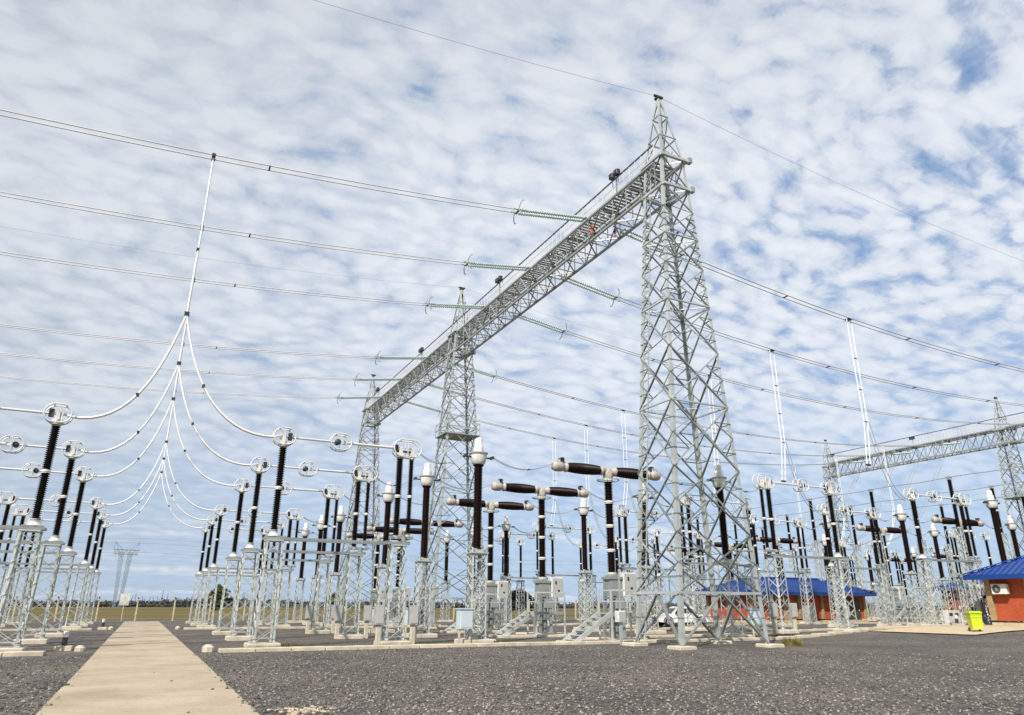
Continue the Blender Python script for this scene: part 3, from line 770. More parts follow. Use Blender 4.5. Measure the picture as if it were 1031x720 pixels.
for y, lab in ((BY, 'lattice tower of the far gantry at the right edge, with a platform'), (CY, 'lattice tower at the left end of the far gantry beam'), (AY, 'far gantry lattice tower just outside the right edge')):
    if y == AY: continue
    dup(tw1, (XG, y, ground_h(XG, y)), 0, lab, 'lattice towers carrying the gantry beams')

def make_beam(L_, seed):
    """lattice box girder along +Y, origin at the bottom middle of its near end"""
    t = thing('gantry_beam', 'x', 'beam'); n = int(round(L_ / 1.3)); p = L_ / n
    w, h = 0.70, 1.6
    for sx in (-1, 1):
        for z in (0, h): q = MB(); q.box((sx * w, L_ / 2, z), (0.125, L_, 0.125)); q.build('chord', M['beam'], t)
    q = MB()
    for k in range(n):
        y0, y1 = k * p, (k + 1) * p; e = k % 2
        for sx in (-w, w):
            q.bar((sx, y0, 0 if e else h), (sx, y1, h if e else 0), 0.068, 0.045); q.bar((sx, y0, 0), (sx, y0, h), 0.05, 0.035)
        for z in (0, h):
            q.bar((-w if e else w, y0, z), (w if e else -w, y1, z), 0.08, 0.05); q.bar((-w, y0, z), (w, y0, z), 0.07, 0.05)
        q.bar((-w, y0, 0), (w, y0, h), 0.05, 0.04)
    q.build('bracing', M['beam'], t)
    q = MB()
    for k in range(int(L_ / 0.30)): q.box((0, 0.15 + k * 0.30, h + 0.10), (1.0, 0.17, 0.03))
    for x in (-0.5, 0.5): q.box((x, L_ / 2, h + 0.07), (0.05, L_, 0.08))
    q.build('walkway', M['beam'], t)
    for sx in (-1, 1):
        q = MB()
        for k in range(int(L_ / 0.55) + 1): q.bar((sx * (w - 0.02), k * 0.55, h), (sx * (w - 0.02), k * 0.55, h + 1.1), 0.045, 0.045)
        q.bar((sx * (w - 0.02), 0, h + 0.6), (sx * (w - 0.02), L_, h + 0.6), 0.035, 0.035)
        if sx > 0: q.bar((sx * (w - 0.02), 0, h + 1.1), (sx * (w - 0.02), L_, h + 1.1), 0.045, 0.045)
        q.build('handrail', M['alu'], t)
    q = MB(); q.bar((-w + 0.02, 0, h + 1.1), (-w + 0.02, L_, h + 1.1), 0.07, 0.07); q.build('top_rail', M['rail'], t)
    return t
ZB = 22.4
GB = 'gantry beams carrying the busbar cables'
bm = make_beam(BY - AY + 0.4, 1); bm.location = (XT, AY - 0.2, ZB); tag(bm, 'long lattice beam between the near tower and the middle tower', 'beam', GB)
bm2 = make_beam(CY - BY - 0.1, 2); bm2.location = (XT, BY + 0.3, ZB); tag(bm2, 'lattice beam running from the middle tower to the far tower', 'beam', GB)
for o in (dup(bm2, (XG, BY + 0.3, ZB), 0, 'lattice beam between the two far right towers', GB),
          dup(bm, (XG, AY - 0.3, ZB), 0, 'lattice beam leaving the picture at the right edge', GB)): o.scale = (1.2, 1, 1.3)
# phase markers bolted to the near beam
def marker(parent, y, x, m):
    q = MB()
    q.box((x, y, 0.78), (0.04, 0.26, 0.28)); q.box((x, y + 0.05, 0.62), (0.04, 0.12, 0.4)); q.lathe([(0.14, -0.025), (0.14, 0.025)], 12, (x, y + 0.05, 0.4), 'x', False)
    q.build('phase_marker', M[m], parent)
marker(bm, ROWS[0] - AY + 0.3, -0.79, 'orange'); marker(bm, ROWS[0] - AY + 0.1, 0.79, 'pink')

def make_flood():
    t = thing('floodlight', 'x', 'floodlight')
    q = MB(); q.bar((0, 0, 0), (0, 0, 1.0), 0.06, 0.06); q.bar((0, -0.3, 1.0), (0, 0.3, 1.0), 0.06, 0.06); q.build('mast', M['steel_dark'], t)
    for y in (-0.24, 0.24):
        q = MB(); q.bbox((-0.1, y, 1.2), (0.28, 0.34, 0.34), 0.03); h = q.build('lamp_head', M['dark'], t)
        q = MB(); q.box((-0.248, y, 1.19), (0.02, 0.27, 0.25)); q.build('lens', M['glass'], h)
    return t
fl0 = make_flood()
FL = [(XT - 0.78, 28.7, 'black twin floodlight on the near beam close to the tall tower'), (XT - 0.78, 44.3, 'black twin floodlight on the near beam before the middle tower'),
      (XT - 0.78, 62.0, 'black twin floodlight on the near beam beyond the middle tower'), (XT - 0.78, 77.0, 'black twin floodlight on the near beam by its far end'),
      (XG - 0.78, 66.5, 'black twin floodlight on the far beam at mid span'), (XG - 0.78, 81.0, 'black twin floodlight on the far beam at its left end')]
for i, (x, y, lab) in enumerate(FL):
    f = fl0 if i == 0 else dup(fl0, (0, 0, 0)); f.location = (x, y, ZB + (1.6 if x < 50 else 2.1))
    f['label'] = lab; f['group'] = 'floodlights on the gantry beams'
# ------------------------------------------------------------------ insulator strings, busbar cables, droppers, jumpers
def make_string(Ls, drop):
    """double string of glass discs along +X, dropping a little towards its live end"""
    t = thing('insulator_string', 'x', 'insulator')
    n = 27; p = Ls / n; sl = -drop / (Ls + 0.6)
    for y in (-0.19, 0.19):
        q = MB(); prof = [(0.02, 0.3)]
        for k in range(n):
            x = 0.3 + k * p; prof += [(0.04, x), (0.06, x + 0.02), (0.105, x + 0.055), (0.10, x + 0.105), (0.05, x + 0.11), (0.025, x + p * 0.95)]
        q.lathe(prof, 10, (0, y, 0), 'x'); o = q.build('glass_discs', M['glass_disc'], t); o.rotation_euler = (0, math.atan(-sl), 0)
    q = MB(); q.box((0.25, 0, 0.25 * sl), (0.08, 0.56, 0.05)); q.bar((-0.45, 0, 0.1), (0.25, 0, 0), 0.05, 0.05); q.build('yoke_plate', M['steel_dark'], t)
    X = Ls + 0.35; z = X * sl
    q = MB(); q.box((X, 0, z), (0.14, 0.58, 0.05)); q.bar((X, -0.2, z), (X + 0.35, -0.2, z), 0.05, 0.05); q.bar((X, 0.2, z), (X + 0.35, 0.2, z), 0.05, 0.05); q.build('live_yoke', M['steel_dark'], t)
    for s in (-1, 1):
        q = MB(); q.tube([(X - 0.1 + 0.28 * math.cos(a) * 0.6, s * (0.30 + 0.22 * math.sin(abs(a))), z + 0.5 * math.sin(a)) for a in [(-PI / 2) * 1.15 + PI * 1.15 * k / 12 for k in range(13)]], 0.028, 6)
        q.build('arcing_ring', M['steel_dark'], t)
    return t
st0 = make_string(4.35, 0.75)
GS = 'glass insulator strings on the gantry beams'
for r, y in enumerate(ROWS):
    dup(st0, (XT - 1.15, y, 23.5), PI, 'green glass insulator string left of the near beam, ' + ROWS_N[r] + ' from the camera', GS)
    dup(st0, (XT + 1.15, y, 23.45), 0, 'green glass insulator string right of the near beam, ' + ROWS_N[r] + ' from the camera', GS)
    if r > 1: dup(st0, (XG - 1.15, y, 23.5), PI, 'glass insulator string left of the far beam, ' + ROWS_N[r] + ' from the camera', GS)
kids = [c for c in col.objects if c.parent is st0]
for c in kids: bpy.data.objects.remove(c)
bpy.data.objects.remove(st0)

def twin(mb, f, n, r, sep, seg=5):
    for s in (-1, 1): mb.tube([V(f(k / n)) + V(sep) * s for k in range(n + 1)], r, seg)
xl = XT - 1.15 - 5.05; xr = XT + 1.15 + 5.05; xg = XG - 1.15 - 5.05
def zleft(x): return 20.72 + 0.00163 * (x + 19.9) ** 2
def zright(x):
    m = (xr + xg) / 2; h = (xg - xr) / 2; return 20.45 + 2.28 * ((x - m) / h) ** 2
def spacer(o, c, s):
    q = MB(); q.box(c, s); q.build('spacer', M['spacer'], o)
for r, y in enumerate(ROWS):
    fat = 0.030 if r < 3 else 0.036
    q = MB(); x0, x1 = -56.0, xl; twin(q, lambda u: (x0 + (x1 - x0) * u, y, zleft(x0 + (x1 - x0) * u)), 48, fat, (0, 0.2, 0))
    o = q.build('busbar_cable', M['bus']); tag(o, 'twin busbar cable in the sky left of the near beam, ' + ROWS_N[r] + ' from the camera', 'cable', 'twin busbar cables')
    for x in (-46, -37, -27.5, -19, 2.4): spacer(o, (x, y, zleft(x)), (0.07, 0.44, 0.07))
    q = MB(); X0, X1 = xr, xg; twin(q, lambda u: (X0 + (X1 - X0) * u, y, zright(X0 + (X1 - X0) * u)), 56, fat, (0, 0.2, 0))
    o = q.build('busbar_cable', M['bus_grey']); tag(o, 'twin busbar cable right of the near beam, ' + ROWS_N[r] + ' from the camera', 'cable', 'twin busbar cables')
    for x in (36.5, 49, 60, 71, 82): spacer(o, (x, y, zright(x)), (0.07, 0.44, 0.07))
# earth wires from peak to peak
def earth(y, x0, z0, x1, z1, sag, lab, r=0.009, n=40):
    q = MB(); q.tube([(x0 + (x1 - x0) * k / n, y, z0 + (z1 - z0) * k / n - sag * 4 * (k / n) * (1 - k / n)) for k in range(n + 1)], r, 5)
    tag(q.build('earth_wire', M['wire']), lab, 'wire', 'earth wires between tower peaks')
earth(AY, -60, 28.6, XT - 0.3, 28.7, 2.6, 'thin earth wire climbing from the top edge to the near tower peak')
earth(AY, XT + 0.3, 28.7, XG, 28.7, 2.5, 'thin earth wire falling from the near tower peak to the right edge')
earth(BY, -60, 28.6, XT - 0.3, 28.7, 2.6, 'faint earth wire reaching the middle tower peak from the left', 0.009)
earth(BY, XT + 0.3, 28.7, XG - 0.3, 28.7, 2.4, 'faint earth wire from the middle tower peak to the far gantry', 0.008)
earth(CY, XT + 0.3, 28.7, XG - 0.3, 28.7, 2.4, 'faint earth wire between the two farthest tower peaks', 0.008)

def bez(P, n=16):
    P = [V(p) for p in P]; out = []
    for k in range(n + 1):
        u = k / n; w = 1 - u
        out.append(P[0] * w ** 3 + P[1] * 3 * u * w * w + P[2] * 3 * u * u * w + P[3] * u ** 3)
    return out
def pair(mb, pts, r, d):
    d = V(d)
    for s in (-1, 1): mb.tube([p + d * s for p in pts], r, 6)
for r, y in enumerate(ROWS):
    fat = 0.044 if r < 3 else 0.048
    # left dropper: down to a knot, then one loop to each disconnector
    x = -0.10; zt = zleft(x); zk = 13.4; q = MB()
    pair(q, [V((x, y, zt)), V((x + 0.02, y, (zt + zk) / 2)), V((x, y, zk))], fat, (0, 0.05, 0))
    pair(q, bez([(x, y, zk), (-0.55, y, 11.2), (-1.35, y, 8.1), (-3.62, y, 8.45)]), fat, (0, 0.055, 0.0))
    pair(q, bez([(x, y, zk), (0.42, y, 11.0), (1.5, y, 8.2), (4.15, y, 8.45)]), fat, (0, 0.055, 0.0))
    o = q.build('dropper_cable', M['cable_white']); tag(o, 'white dropper cable forking over the concrete path, ' + ROWS_N[r] + ' from the camera', 'cable', 'dropper cables over the path')
    spacer(o, (x, y, zt), (0.16, 0.5, 0.14)); spacer(o, (x, y, 18.2 if r else 16.5), (0.12, 0.22, 0.12)); spacer(o, (x, y, zk), (0.2, 0.28, 0.14))
    for P in (bez([(x, y, zk), (-0.55, y, 11.2), (-1.35, y, 8.1), (-3.62, y, 8.45)])[9], bez([(x, y, zk), (0.42, y, 11.0), (1.5, y, 8.2), (4.15, y, 8.45)])[7]): spacer(o, P, (0.11, 0.24, 0.11))
    # right dropper: two strands, a loose tail and a loop to the next disconnector
    x = 42.6; zt = zright(x); zk = 13.6; q = MB(); fat = 0.032 if r < 3 else 0.028
    for s in (-1, 1):
        q.tube([(x + 0.2 * s, y, zt), (x + 0.2 * s, y, 17.0), (x + 0.18 * s, y, zk), (x - 0.55 + 0.16 * s, y - 0.1, 10.6)], fat * 1.05, 6)
    o = q.build('dropper_cable', M['cable_white']); q = MB(); pair(q, bez([(x + 0.2, y, zk), (x + 0.7, y, 11.2), (x + 1.3, y, 8.6), (45.5, y, 8.45)]), 0.022, (0.0, 0.12, 0)); q.build('connection_loop', M['wire'], o)  # shade on the loop and sun on the strands put into their colours
    tag(o, 'white two-strand dropper cable hanging right of the tall tower, ' + ROWS_N[r] + ' from the camera', 'cable', 'dropper cables right of the tower')
    for z in (zt, 18.2, 15.9, zk): spacer(o, (x, y, z), (0.42, 0.06, 0.05) if z != zt else (0.42, 0.42, 0.05))
    spacer(o, (x - 0.58, y - 0.1, 10.55), (0.4, 0.1, 0.12))
    # third dropper under the far gantry bay
    if r > 2:
        x = 83.4; q = MB(); pair(q, [V((x, y, zright(x))), V((x, y, 13.5))], 0.04, (0.12, 0, 0)); pair(q, bez([(x, y, 13.5), (82.6, y, 10), (81.6, y, 8.4), (79.2, y, 8.45)]), 0.04, (0, 0.1, 0))
        tag(q.build('dropper_cable', M['cable']), 'grey dropper cable near the far gantry, ' + ROWS_N[r] + ' from the camera', 'cable', 'dropper cables near the far gantry')

# jumpers between neighbouring apparatus
def jumper(A, B, sag, lab, r=0.018):
    A = V(A); B = V(B); m = A.lerp(B, 0.5) - V((0, 0, sag)); n = 14; pts = []
    for k in range(n + 1):
        u = k / n; p = A.lerp(B, u); p.z -= sag * 4 * u * (1 - u); pts.append(p)
    q = MB(); pair(q, pts, r, (0, 0.07, 0))
    o = q.build('jumper_cable', M['wire']); tag(o, lab, 'cable', 'jumper cables between apparatus')
    s = MB(); s.box(m, (0.08, 0.2, 0.06)); s.build('spacer', M['spacer'], o)
for r, y in enumerate(ROWS):
    for b in (0, 1):
        o = BAY * b - 0.05 * b; g = ground_h(13.7 + o, y); w = 'the first bay' if b == 0 else 'the second bay'
        f = 0.016 if r < 3 else 0.022
        if b == 0 or r > 0:
            jumper((P2 + 0.9 + 0.25 + o, y, 8.35 + g), (12.9 + o, y, 8.5 + g), 0.45, 'thin jumper from disconnector to current transformer in %s, %s row' % (w, ROWS_N[r]), f)
            jumper((14.5 + o, y, 8.5 + g), (18.45 + o, y, 8.9 + g), 0.62, 'thin jumper from current transformer to breaker in %s, %s row' % (w, ROWS_N[r]), f)
            jumper((24.1 + o, y, 8.9 + g), (28.2 + o, y, 8.5 + g), 0.62, 'thin jumper from breaker to right current transformer in %s, %s row' % (w, ROWS_N[r]), f)
            jumper((29.7 + o, y, 8.5 + g), (32.2 + o, y, 8.4 + g), 0.45, 'thin jumper from right current transformer to disconnector in %s, %s row' % (w, ROWS_N[r]), f)

# cross bus on tall posts between the two gantries
GP = 'tall slim bus support posts'
def make_buspost():
    t = thing('bus_post', 'x', 'post')
    link_obj('plinth', plinth_mesh(), t); q = MB(); lattice_post(q, 7.6, 0.75, 0.55, 11, 0.09, 0.045, 0.15); q.build('support_lattice', M['pedestal'], t)
    stack(t, 0, 0, 7.75, 12.0, 0.12, 0.19, 2, 0.08, 'porcelain_black', 0.14, 0.15)
    q = MB(); q.box((0, 0, 12.08), (0.4, 0.3, 0.16)); q.build('bus_clamp', M['steel_dark'], t)
    return t
bp0 = make_buspost(); first = True
for i, (x, ys) in enumerate(((61.5, (38.1, 45.9, 53.2, 62.0, 71.0)), (69.6, (39.3, 47.2, 54.8, 64.0, 73.0)), (77.5, (41.0, 49.5, 58.0, 67.0, 76.0)))):
    for k, y in enumerate(ys):
        lab = '%s tall slim black bus post from the right, carrying the %s cross wire' % (['first', 'second', 'third', 'fourth', 'fifth'][k], ['highest', 'middle', 'lowest'][i])
        if first: bp0.location = (x, y, ground_h(x, y)); bp0['label'] = lab; bp0['group'] = GP; first = False
        else: dup(bp0, (x, y, ground_h(x, y)), 0, lab, GP)
    q = MB(); q.tube([(x, 12 + k * 1.6, 12.25 + 0.10 * abs(math.sin(k * 0.7))) for k in range(48)], 0.035, 6)
    tag(q.build('cross_wire', M['wire']), '%s of the three sloping cross wires at the right' % ['topmost', 'middle', 'lowest'][i], 'wire', 'cross wires over the second bay')
# slack leads hanging below the far beam
for k, (y, yy) in enumerate(((80, 72), (76, 70), (70, 63), (66, 60), (62, 57))):
    q = MB(); pair(q, bez([(XG - 1, y, 22.3), (XG - 8, y, 15), (XG - 16, yy, 10), (XG - 25.0, yy, 8.6)], 20), 0.035, (0, 0.25, 0))
    tag(q.build('slack_lead', M['wire']), 'slack grey lead drooping from the far beam, %s from the left' % ['first', 'second', 'third', 'fourth', 'fifth'][k], 'cable', 'slack leads under the far beam')
# ------------------------------------------------------------------ ground, path, trench covers
def grid_sheet(name, m, xs, ys, hf, z):
    vs = [(x, y, hf(x, y) + z) for y in ys for x in xs]; n = len(xs)
    fs = [(j * n + i, j * n + i + 1, (j + 1) * n + i + 1, (j + 1) * n + i) for j in range(len(ys) - 1) for i in range(n - 1)]
    me = bpy.data.meshes.new(name); me.from_pydata(vs, [], fs); me.polygons.foreach_set('use_smooth', [True] * len(fs)); me.materials.append(m); me.update()
    o = bpy.data.objects.new(name, me); col.objects.link(o); return o
structure(grid_sheet('ground', M['field'], [-9000, -900, -200, 300, 900, 9000], [-3000, -200, 90, 300, 900, 12000], lambda x, y: -0.06, 0), 'flat olive and straw coloured field reaching the horizon', 'ground')
xs = [-140, -90, -40, -10] + [8 + 2.0 * k for k in range(40)] + [100, 125, 140, 160, 185, 220]
ys = [-60, -20, 0, 10, 18] + [22 + 2.0 * k for k in range(34)] + [93.0]
structure(grid_sheet('gravel_yard', M['gravel'], xs, ys, ground_h, 0.0), 'dark grey crushed gravel covering the yard', 'gravel')
PX0, PX1 = -1.12, 1.83
q = MB(); yy = -12.0; k = 0
while yy < 79:
    L_ = 4.2; q.bbox(((PX0 + PX1) / 2 + rng.uniform(-0.012, 0.012), yy + L_ / 2, 0.02), (PX1 - PX0, L_ - 0.02, 0.13 + rng.uniform(0, 0.004)), 0.008); yy += L_; k += 1
structure(q.build('path', M['path']), 'straight buff concrete path leading to the fence', 'path')
def trench(y, x0, x1, lab, step=1.25):
    q = MB(); x = x0
    while x < x1:
        e = min(step, x1 - x); g = ground_h(x + e / 2, y)
        q.bbox((x + e / 2, y + rng.uniform(-0.015, 0.015), g + 0.055 + rng.uniform(-0.006, 0.008)), (e - 0.03, 0.62, 0.13), 0.012); x += step
    tag(q.build('trench_cover', M['concrete_old']), lab, 'trench cover', 'concrete trench covers')
trench(29.15, 2.75, 40.0, 'long buff trench cover edging the near gravel, right of the path')
trench(31.2 - 1.55, -30, -2.6, 'buff trench cover edging the near gravel, left of the path')
trench(56.3, 2.9, 38.0, 'buff trench cover across the yard before the fourth row, right of the path')
trench(56.9, -30, -2.6, 'buff trench cover before the fourth row, left of the path')
trench(33.9, 24.5, 44.0, 'buff trench cover behind the tall tower feet')
trench(43.0, 26.0, 46.0, 'buff trench cover beside the parked pickup truck')
# light concrete strips that run to the kiosks
q = MB()
for (x, y, a, b) in ((44.0, 29.2, 12, 1.4), (48.0, 34.3, 14.0, 1.2), (60.0, 47.2, 40, 2.2)):
    n = int(a / 1.0)
    for k in range(n):
        xx = x - a / 2 + (k + 0.5) * a / n; q.box((xx, y, ground_h(xx, y) + 0.02), (a / n - 0.01, b, 0.06))
structure(q.build('walkway', M['base']), 'pale concrete walkways in front of the kiosks', 'walkway')
# apron in front of the right kiosk
xs_ = [36.2 + 1.0 * k for k in range(22)]; ys_ = [22.7 + 0.8 * k for k in range(8)]
structure(grid_sheet('apron', M['base'], xs_, ys_, ground_h, 0.05), 'sandy concrete apron in front of the right kiosk', 'apron')

# trench end blocks, marker bollards
q = MB(); q.bbox((0, 0, 0.12), (0.36, 0.42, 0.26), 0.09, 0.2); blk = q.build('end_block', M['concrete']); blk.location = (2.42, 29.5, 0)
tag(blk, 'rounded concrete block ending the trench cover right of the path', 'block', 'concrete end blocks')
for x, y, rz, lab in ((-1.72, 31.6, 0.9, 'tilted pale stone block beside the left edge of the path'), (2.55, 57.0, 0.3, 'small pale block right of the path in the distance'), (-1.55, 57.4, 0.3, 'small pale block left of the path in the distance')):
    b = blk.copy(); col.objects.link(b); b.location = (x, y, 0); b.rotation_euler = (0.1, 0, rz); b['label'] = lab; b.scale = (0.75, 0.75, 0.8)
def bollard(x, y, lab):
    t = thing('bollard', lab, 'bollard', (x, y, ground_h(x, y)), 0, 'black and white bollards'); t.scale = (0.75,) * 3
    q = MB(); q.lathe([(0.125, 0.2), (0.125, 0.62)], 14, smooth_=False); q.build('black_base', M['dark'], t)
    q = MB(); q.lathe([(0.13, 0.62), (0.13, 0.86), (0.11, 0.9)], 14, smooth_=False); q.build('white_cap', M['white'], t)
    q = MB(); q.bbox((0, 0, 0.11), (0.75, 0.5, 0.24), 0.03); q.build('block_foot', M['concrete_old'], t)
bollard(-2.28, 32.2, 'black and white bollard left of the path beside the trench cover')
bollard(-2.05, 57.6, 'small distant black and white bollard left of the path')
bollard(46.6, 30.2, 'black and white bollard on the walkway left of the lime bin')

# ------------------------------------------------------------------ post with marshalling box in front of the tower
t = thing('junction_box', 'white junction box on a slim post by the left foot of the tall tower', 'junction box', (19.3, 27.9, 0))
q = MB(); q.bar((0, 0, 0), (0, 0, 0.95), 0.12, 0.12); q.bar((0.08, 0.1, 0), (0.08, 0.1, 3.2), 0.05, 0.05); q.build('post', M['steel'], t)
q = MB(); q.bbox((0, 0, 1.18), (0.42, 0.3, 0.46), 0.02); b = q.build('box_body', M['white'], t)
q = MB(); q.box((0, -0.157, 1.18), (0.34, 0.014, 0.38)); q.build('box_door', M['door'], b)

# ------------------------------------------------------------------ fence along the field, sign, distant things
t = thing('wire_fence', 'post and wire fence between the yard and the field', 'fence', (0, 0, 0)); pm = None
q = MB(); q.bar((0, 0, 0), (0, 0, 2.2), 0.16, 0.14); q.bar((0, 0, 2.15), (0, -0.2, 2.4), 0.13, 0.12); pm = q.mesh('fence_post', M['timber'])
for k in range(38):
    x = -35.6 + 3.53 * k; o = link_obj('fence_post', pm, t); o.location = (x, 86.6, 0); o.rotation_euler = (rng.uniform(-0.02, 0.02), rng.uniform(-0.02, 0.02), 0)
q = MB()
for z in (0.25, 0.6, 0.95, 1.3, 1.65, 2.0): q.bar((-36, 86.52, z), (96, 86.52, z), 0.014, 0.014)
q.build('fence_wire', M['wire'], t)
t = thing('notice_board', 'plain white notice board on a post at the far end of the path', 'sign', (-1.42, 79.8, 0))
q = MB(); q.bar((0, 0, 0), (0, 0, 2.0), 0.07, 0.07); q.build('post', M['timber'], t)
q = MB(); q.box((0, -0.05, 2.05), (0.80, 0.05, 1.05)); b = q.build('board', M['white'], t)
q = MB(); q.box((0.05, -0.078, 2.12), (0.04, 0.008, 0.36)); q.box((-0.02, -0.078, 2.1), (0.14, 0.008, 0.03)); q.build('sign_mark', M['box'], b)

def pylon(x, y, s, lab, rz):
    t = thing('power_pylon', lab, 'pylon', (x, y, 0), rz, 'distant power line pylons'); t.scale = (s * (0.62 if s > 1 else 0.9), s, s)
    for sx in (-1, 1):
        q = MB(); lattice_post(q, 24, 1.3, 2.3, 12, 0.20, 0.10, 0, 0, 0)
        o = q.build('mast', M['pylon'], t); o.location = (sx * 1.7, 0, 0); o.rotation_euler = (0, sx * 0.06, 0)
    q = MB()
    for z in (25.2, 23.2): q.bar((-8.6, -0.7, z), (8.6, -0.7, z), 0.17, 0.17); q.bar((-8.6, 0.7, z), (8.6, 0.7, z), 0.17, 0.17)
    for k in range(12):
        a = -8.6 + k * 17.2 / 12; e = a + 17.2 / 12
        for y_ in (-0.7, 0.7): q.bar((a, y_, 23.2 if k % 2 else 25.2), (e, y_, 25.2 if k % 2 else 23.2), 0.15, 0.14)
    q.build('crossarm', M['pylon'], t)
    for sx in (-1, 1):
        q = MB()
        q.bar((sx * 5.5, 0, 25.2), (sx * 8.6, 0, 28.8), 0.17, 0.17); q.bar((sx * 8.6, 0, 25.2), (sx * 8.6, 0, 28.8), 0.2, 0.2); q.bar((sx * 2.5, 0, 25.2), (sx * 8.4, 0, 28.6), 0.16, 0.16)
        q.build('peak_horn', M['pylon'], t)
    return t
pylon(-10.7, 425, 1.12, 'distant grey pylon standing in the field at the end of the path', 0.35)
pylon(250, 460, 0.75, 'small distant pylon far behind the breakers', 0.3)
for k, z in enumerate((31.0, 33.2, 26.5)):
    q = MB(); q.tube([(-400 + 40 * j, 430 - 8 * j * 0.3, z - 5.5 * math.sin(PI * ((j * 40 - 400 + 8) % 400) / 400)) for j in range(26)], 0.07, 4)
    tag(q.build('power_line', M['wire']), '%s of the faint distant power lines behind the path' % ['middle', 'highest', 'lowest'][k], 'wire', 'distant power lines')
for x, y, h, lab in ((30, 420, 13, 'thin utility pole in the far field right of the path'), (262, 330, 16, 'thin utility pole in the far field behind the breakers')):
    t = thing('utility_pole', lab, 'pole', (x, y, 0), 0.4, 'far utility poles')
    q = MB(); q.bar((0, 0, 0), (0, 0, h), 0.34, 0.34); q.build('pole', M['bark'], t)
    q = MB(); q.bar((-1.3, 0, h - 0.8), (1.3, 0, h - 0.8), 0.2, 0.2); q.build('crossarm', M['bark'], t)

# ------------------------------------------------------------------ foliage
def clump(mb, c, R, n, size, fl=1.0):
    c = V(c)
    for _ in range(n):
        d = V((rng.gauss(0, 1), rng.gauss(0, 1), rng.gauss(0, 1))); d.normalize()
        p = c + V((d.x, d.y, d.z * fl)) * R * (rng.random() ** 0.45)
        a = V((rng.gauss(0, 1), rng.gauss(0, 1), rng.gauss(0, 1))).normalized(); b = a.orthogonal().normalized()
        s = size * rng.uniform(0.6, 1.5)
        mb.add([p - a * s, p + b * s * 0.6, p + a * s, p - b * s * 0.6], [(0, 1, 2, 3)])
def tree(name, x, y, h, w, label, m, group=None, n=26, leaf=0.3):
    t = thing(name, label, 'tree' if name != 'shrub' else 'shrub', (x, y, 0), rng.uniform(0, 6), group)
    q = MB(); q.tube([(0, 0, -0.1), (0.05 * w, 0, h * 0.3), (0, 0.04 * w, h * 0.62)], [0.05 * w, 0.04 * w, 0.02 * w], 7)
    for k in range(6):
        a = k * 1.1; q.tube([(0, 0, h * (0.2 + 0.05 * k)), (math.cos(a) * w * 0.3, math.sin(a) * w * 0.3, h * (0.45 + 0.05 * k))], [0.022 * w, 0.008 * w], 5)
    q.build('trunk', M['bark'], t)
    q = MB()
    for _ in range(n):
        a = rng.uniform(0, 2 * PI); u = rng.uniform(0.22, 0.96); rr = w * 0.5 * math.sin(PI * min(1, u * 0.9 + 0.12)) ** 0.7 * rng.uniform(0.2, 1.0)
        clump(q, (math.cos(a) * rr, math.sin(a) * rr, h * u), w * rng.uniform(0.11, 0.2), 34, leaf)
    q.build('crown', m, t)
GT = 'trees along the edge of the field'
tree('tree', 21.0, 240, 6.6, 7.5, 'rounded dark green tree beyond the fence right of the path', M['leaf'], GT, 40, 0.5)
tree('tree', 58, 250, 5.0, 7, 'low dark tree behind the first disconnector rows', M['leaf'], GT, 30, 0.5)
tree('tree', 118, 232, 6.0, 13, 'broad brown-green tree behind the middle lattice tower', M['leaf'], GT, 50, 0.55)
tree('tree', 150, 300, 7.0, 12, 'pale leafy tree clump behind the breakers', M['leaf_far'], GT, 40, 0.6)
# far-off wood along the horizon, one mass
q = MB()
for k in range(3200):
    a = math.radians(rng.uniform(-28, 78)); D = rng.uniform(560, 700); b = 0.55 + 0.45 * math.sin(a * 17) * math.sin(a * 7.3 + 1)
    h = rng.uniform(2.4, 4.6) * (0.6 + b * 0.8) ; x = D * math.sin(a); y = D * math.cos(a)
    clump(q, (x, y, h * 0.5), h * 0.62, 13, 1.1, 1.0)
    if rng.random() < 0.12: q.bar((x, y, 0), (x + rng.uniform(-1, 1), y, h * rng.uniform(1.3, 2.2)), 0.35, 0.3)
tag(q.build('wood', M['leaf_far']), 'low dark line of distant trees along the horizon', 'wood', kind='stuff')
# grass tufts and short grass by the plinths
def tuft(x, y, R, n, h, lab, m, g='grass tufts in the gravel'):
    q = MB(); z = ground_h(x, y)
    for _ in range(n):
        a = rng.uniform(0, 2 * PI); r = R * rng.random() ** 0.6; p = V((math.cos(a) * r, math.sin(a) * r, 0)); l = h * rng.uniform(0.4, 1.0) * (1.15 - r / R * 0.6)
        lean = V((math.cos(a), math.sin(a), 0)) * l * rng.uniform(0.1, 0.7); sd = V((-math.sin(a), math.cos(a), 0)) * 0.018
        q.add([p - sd, p + sd, p + lean * 0.5 + V((0, 0, l * 0.7)) + sd * 0.7, p + lean + V((0, 0, l))], [(0, 1, 2, 3)])
    o = q.build('grass_tuft', m); o.location = (x, y, z); tag(o, lab, 'grass', g)
tuft(25.9, 24.4, 0.42, 230, 0.42, 'dry yellow-green grass tuft right of the tall tower foot', M['grass'])
tuft(14.2, 29.9, 0.3, 120, 0.22, 'small green grass patch by the near white-headed transformer', M['moss'])
q = MB()
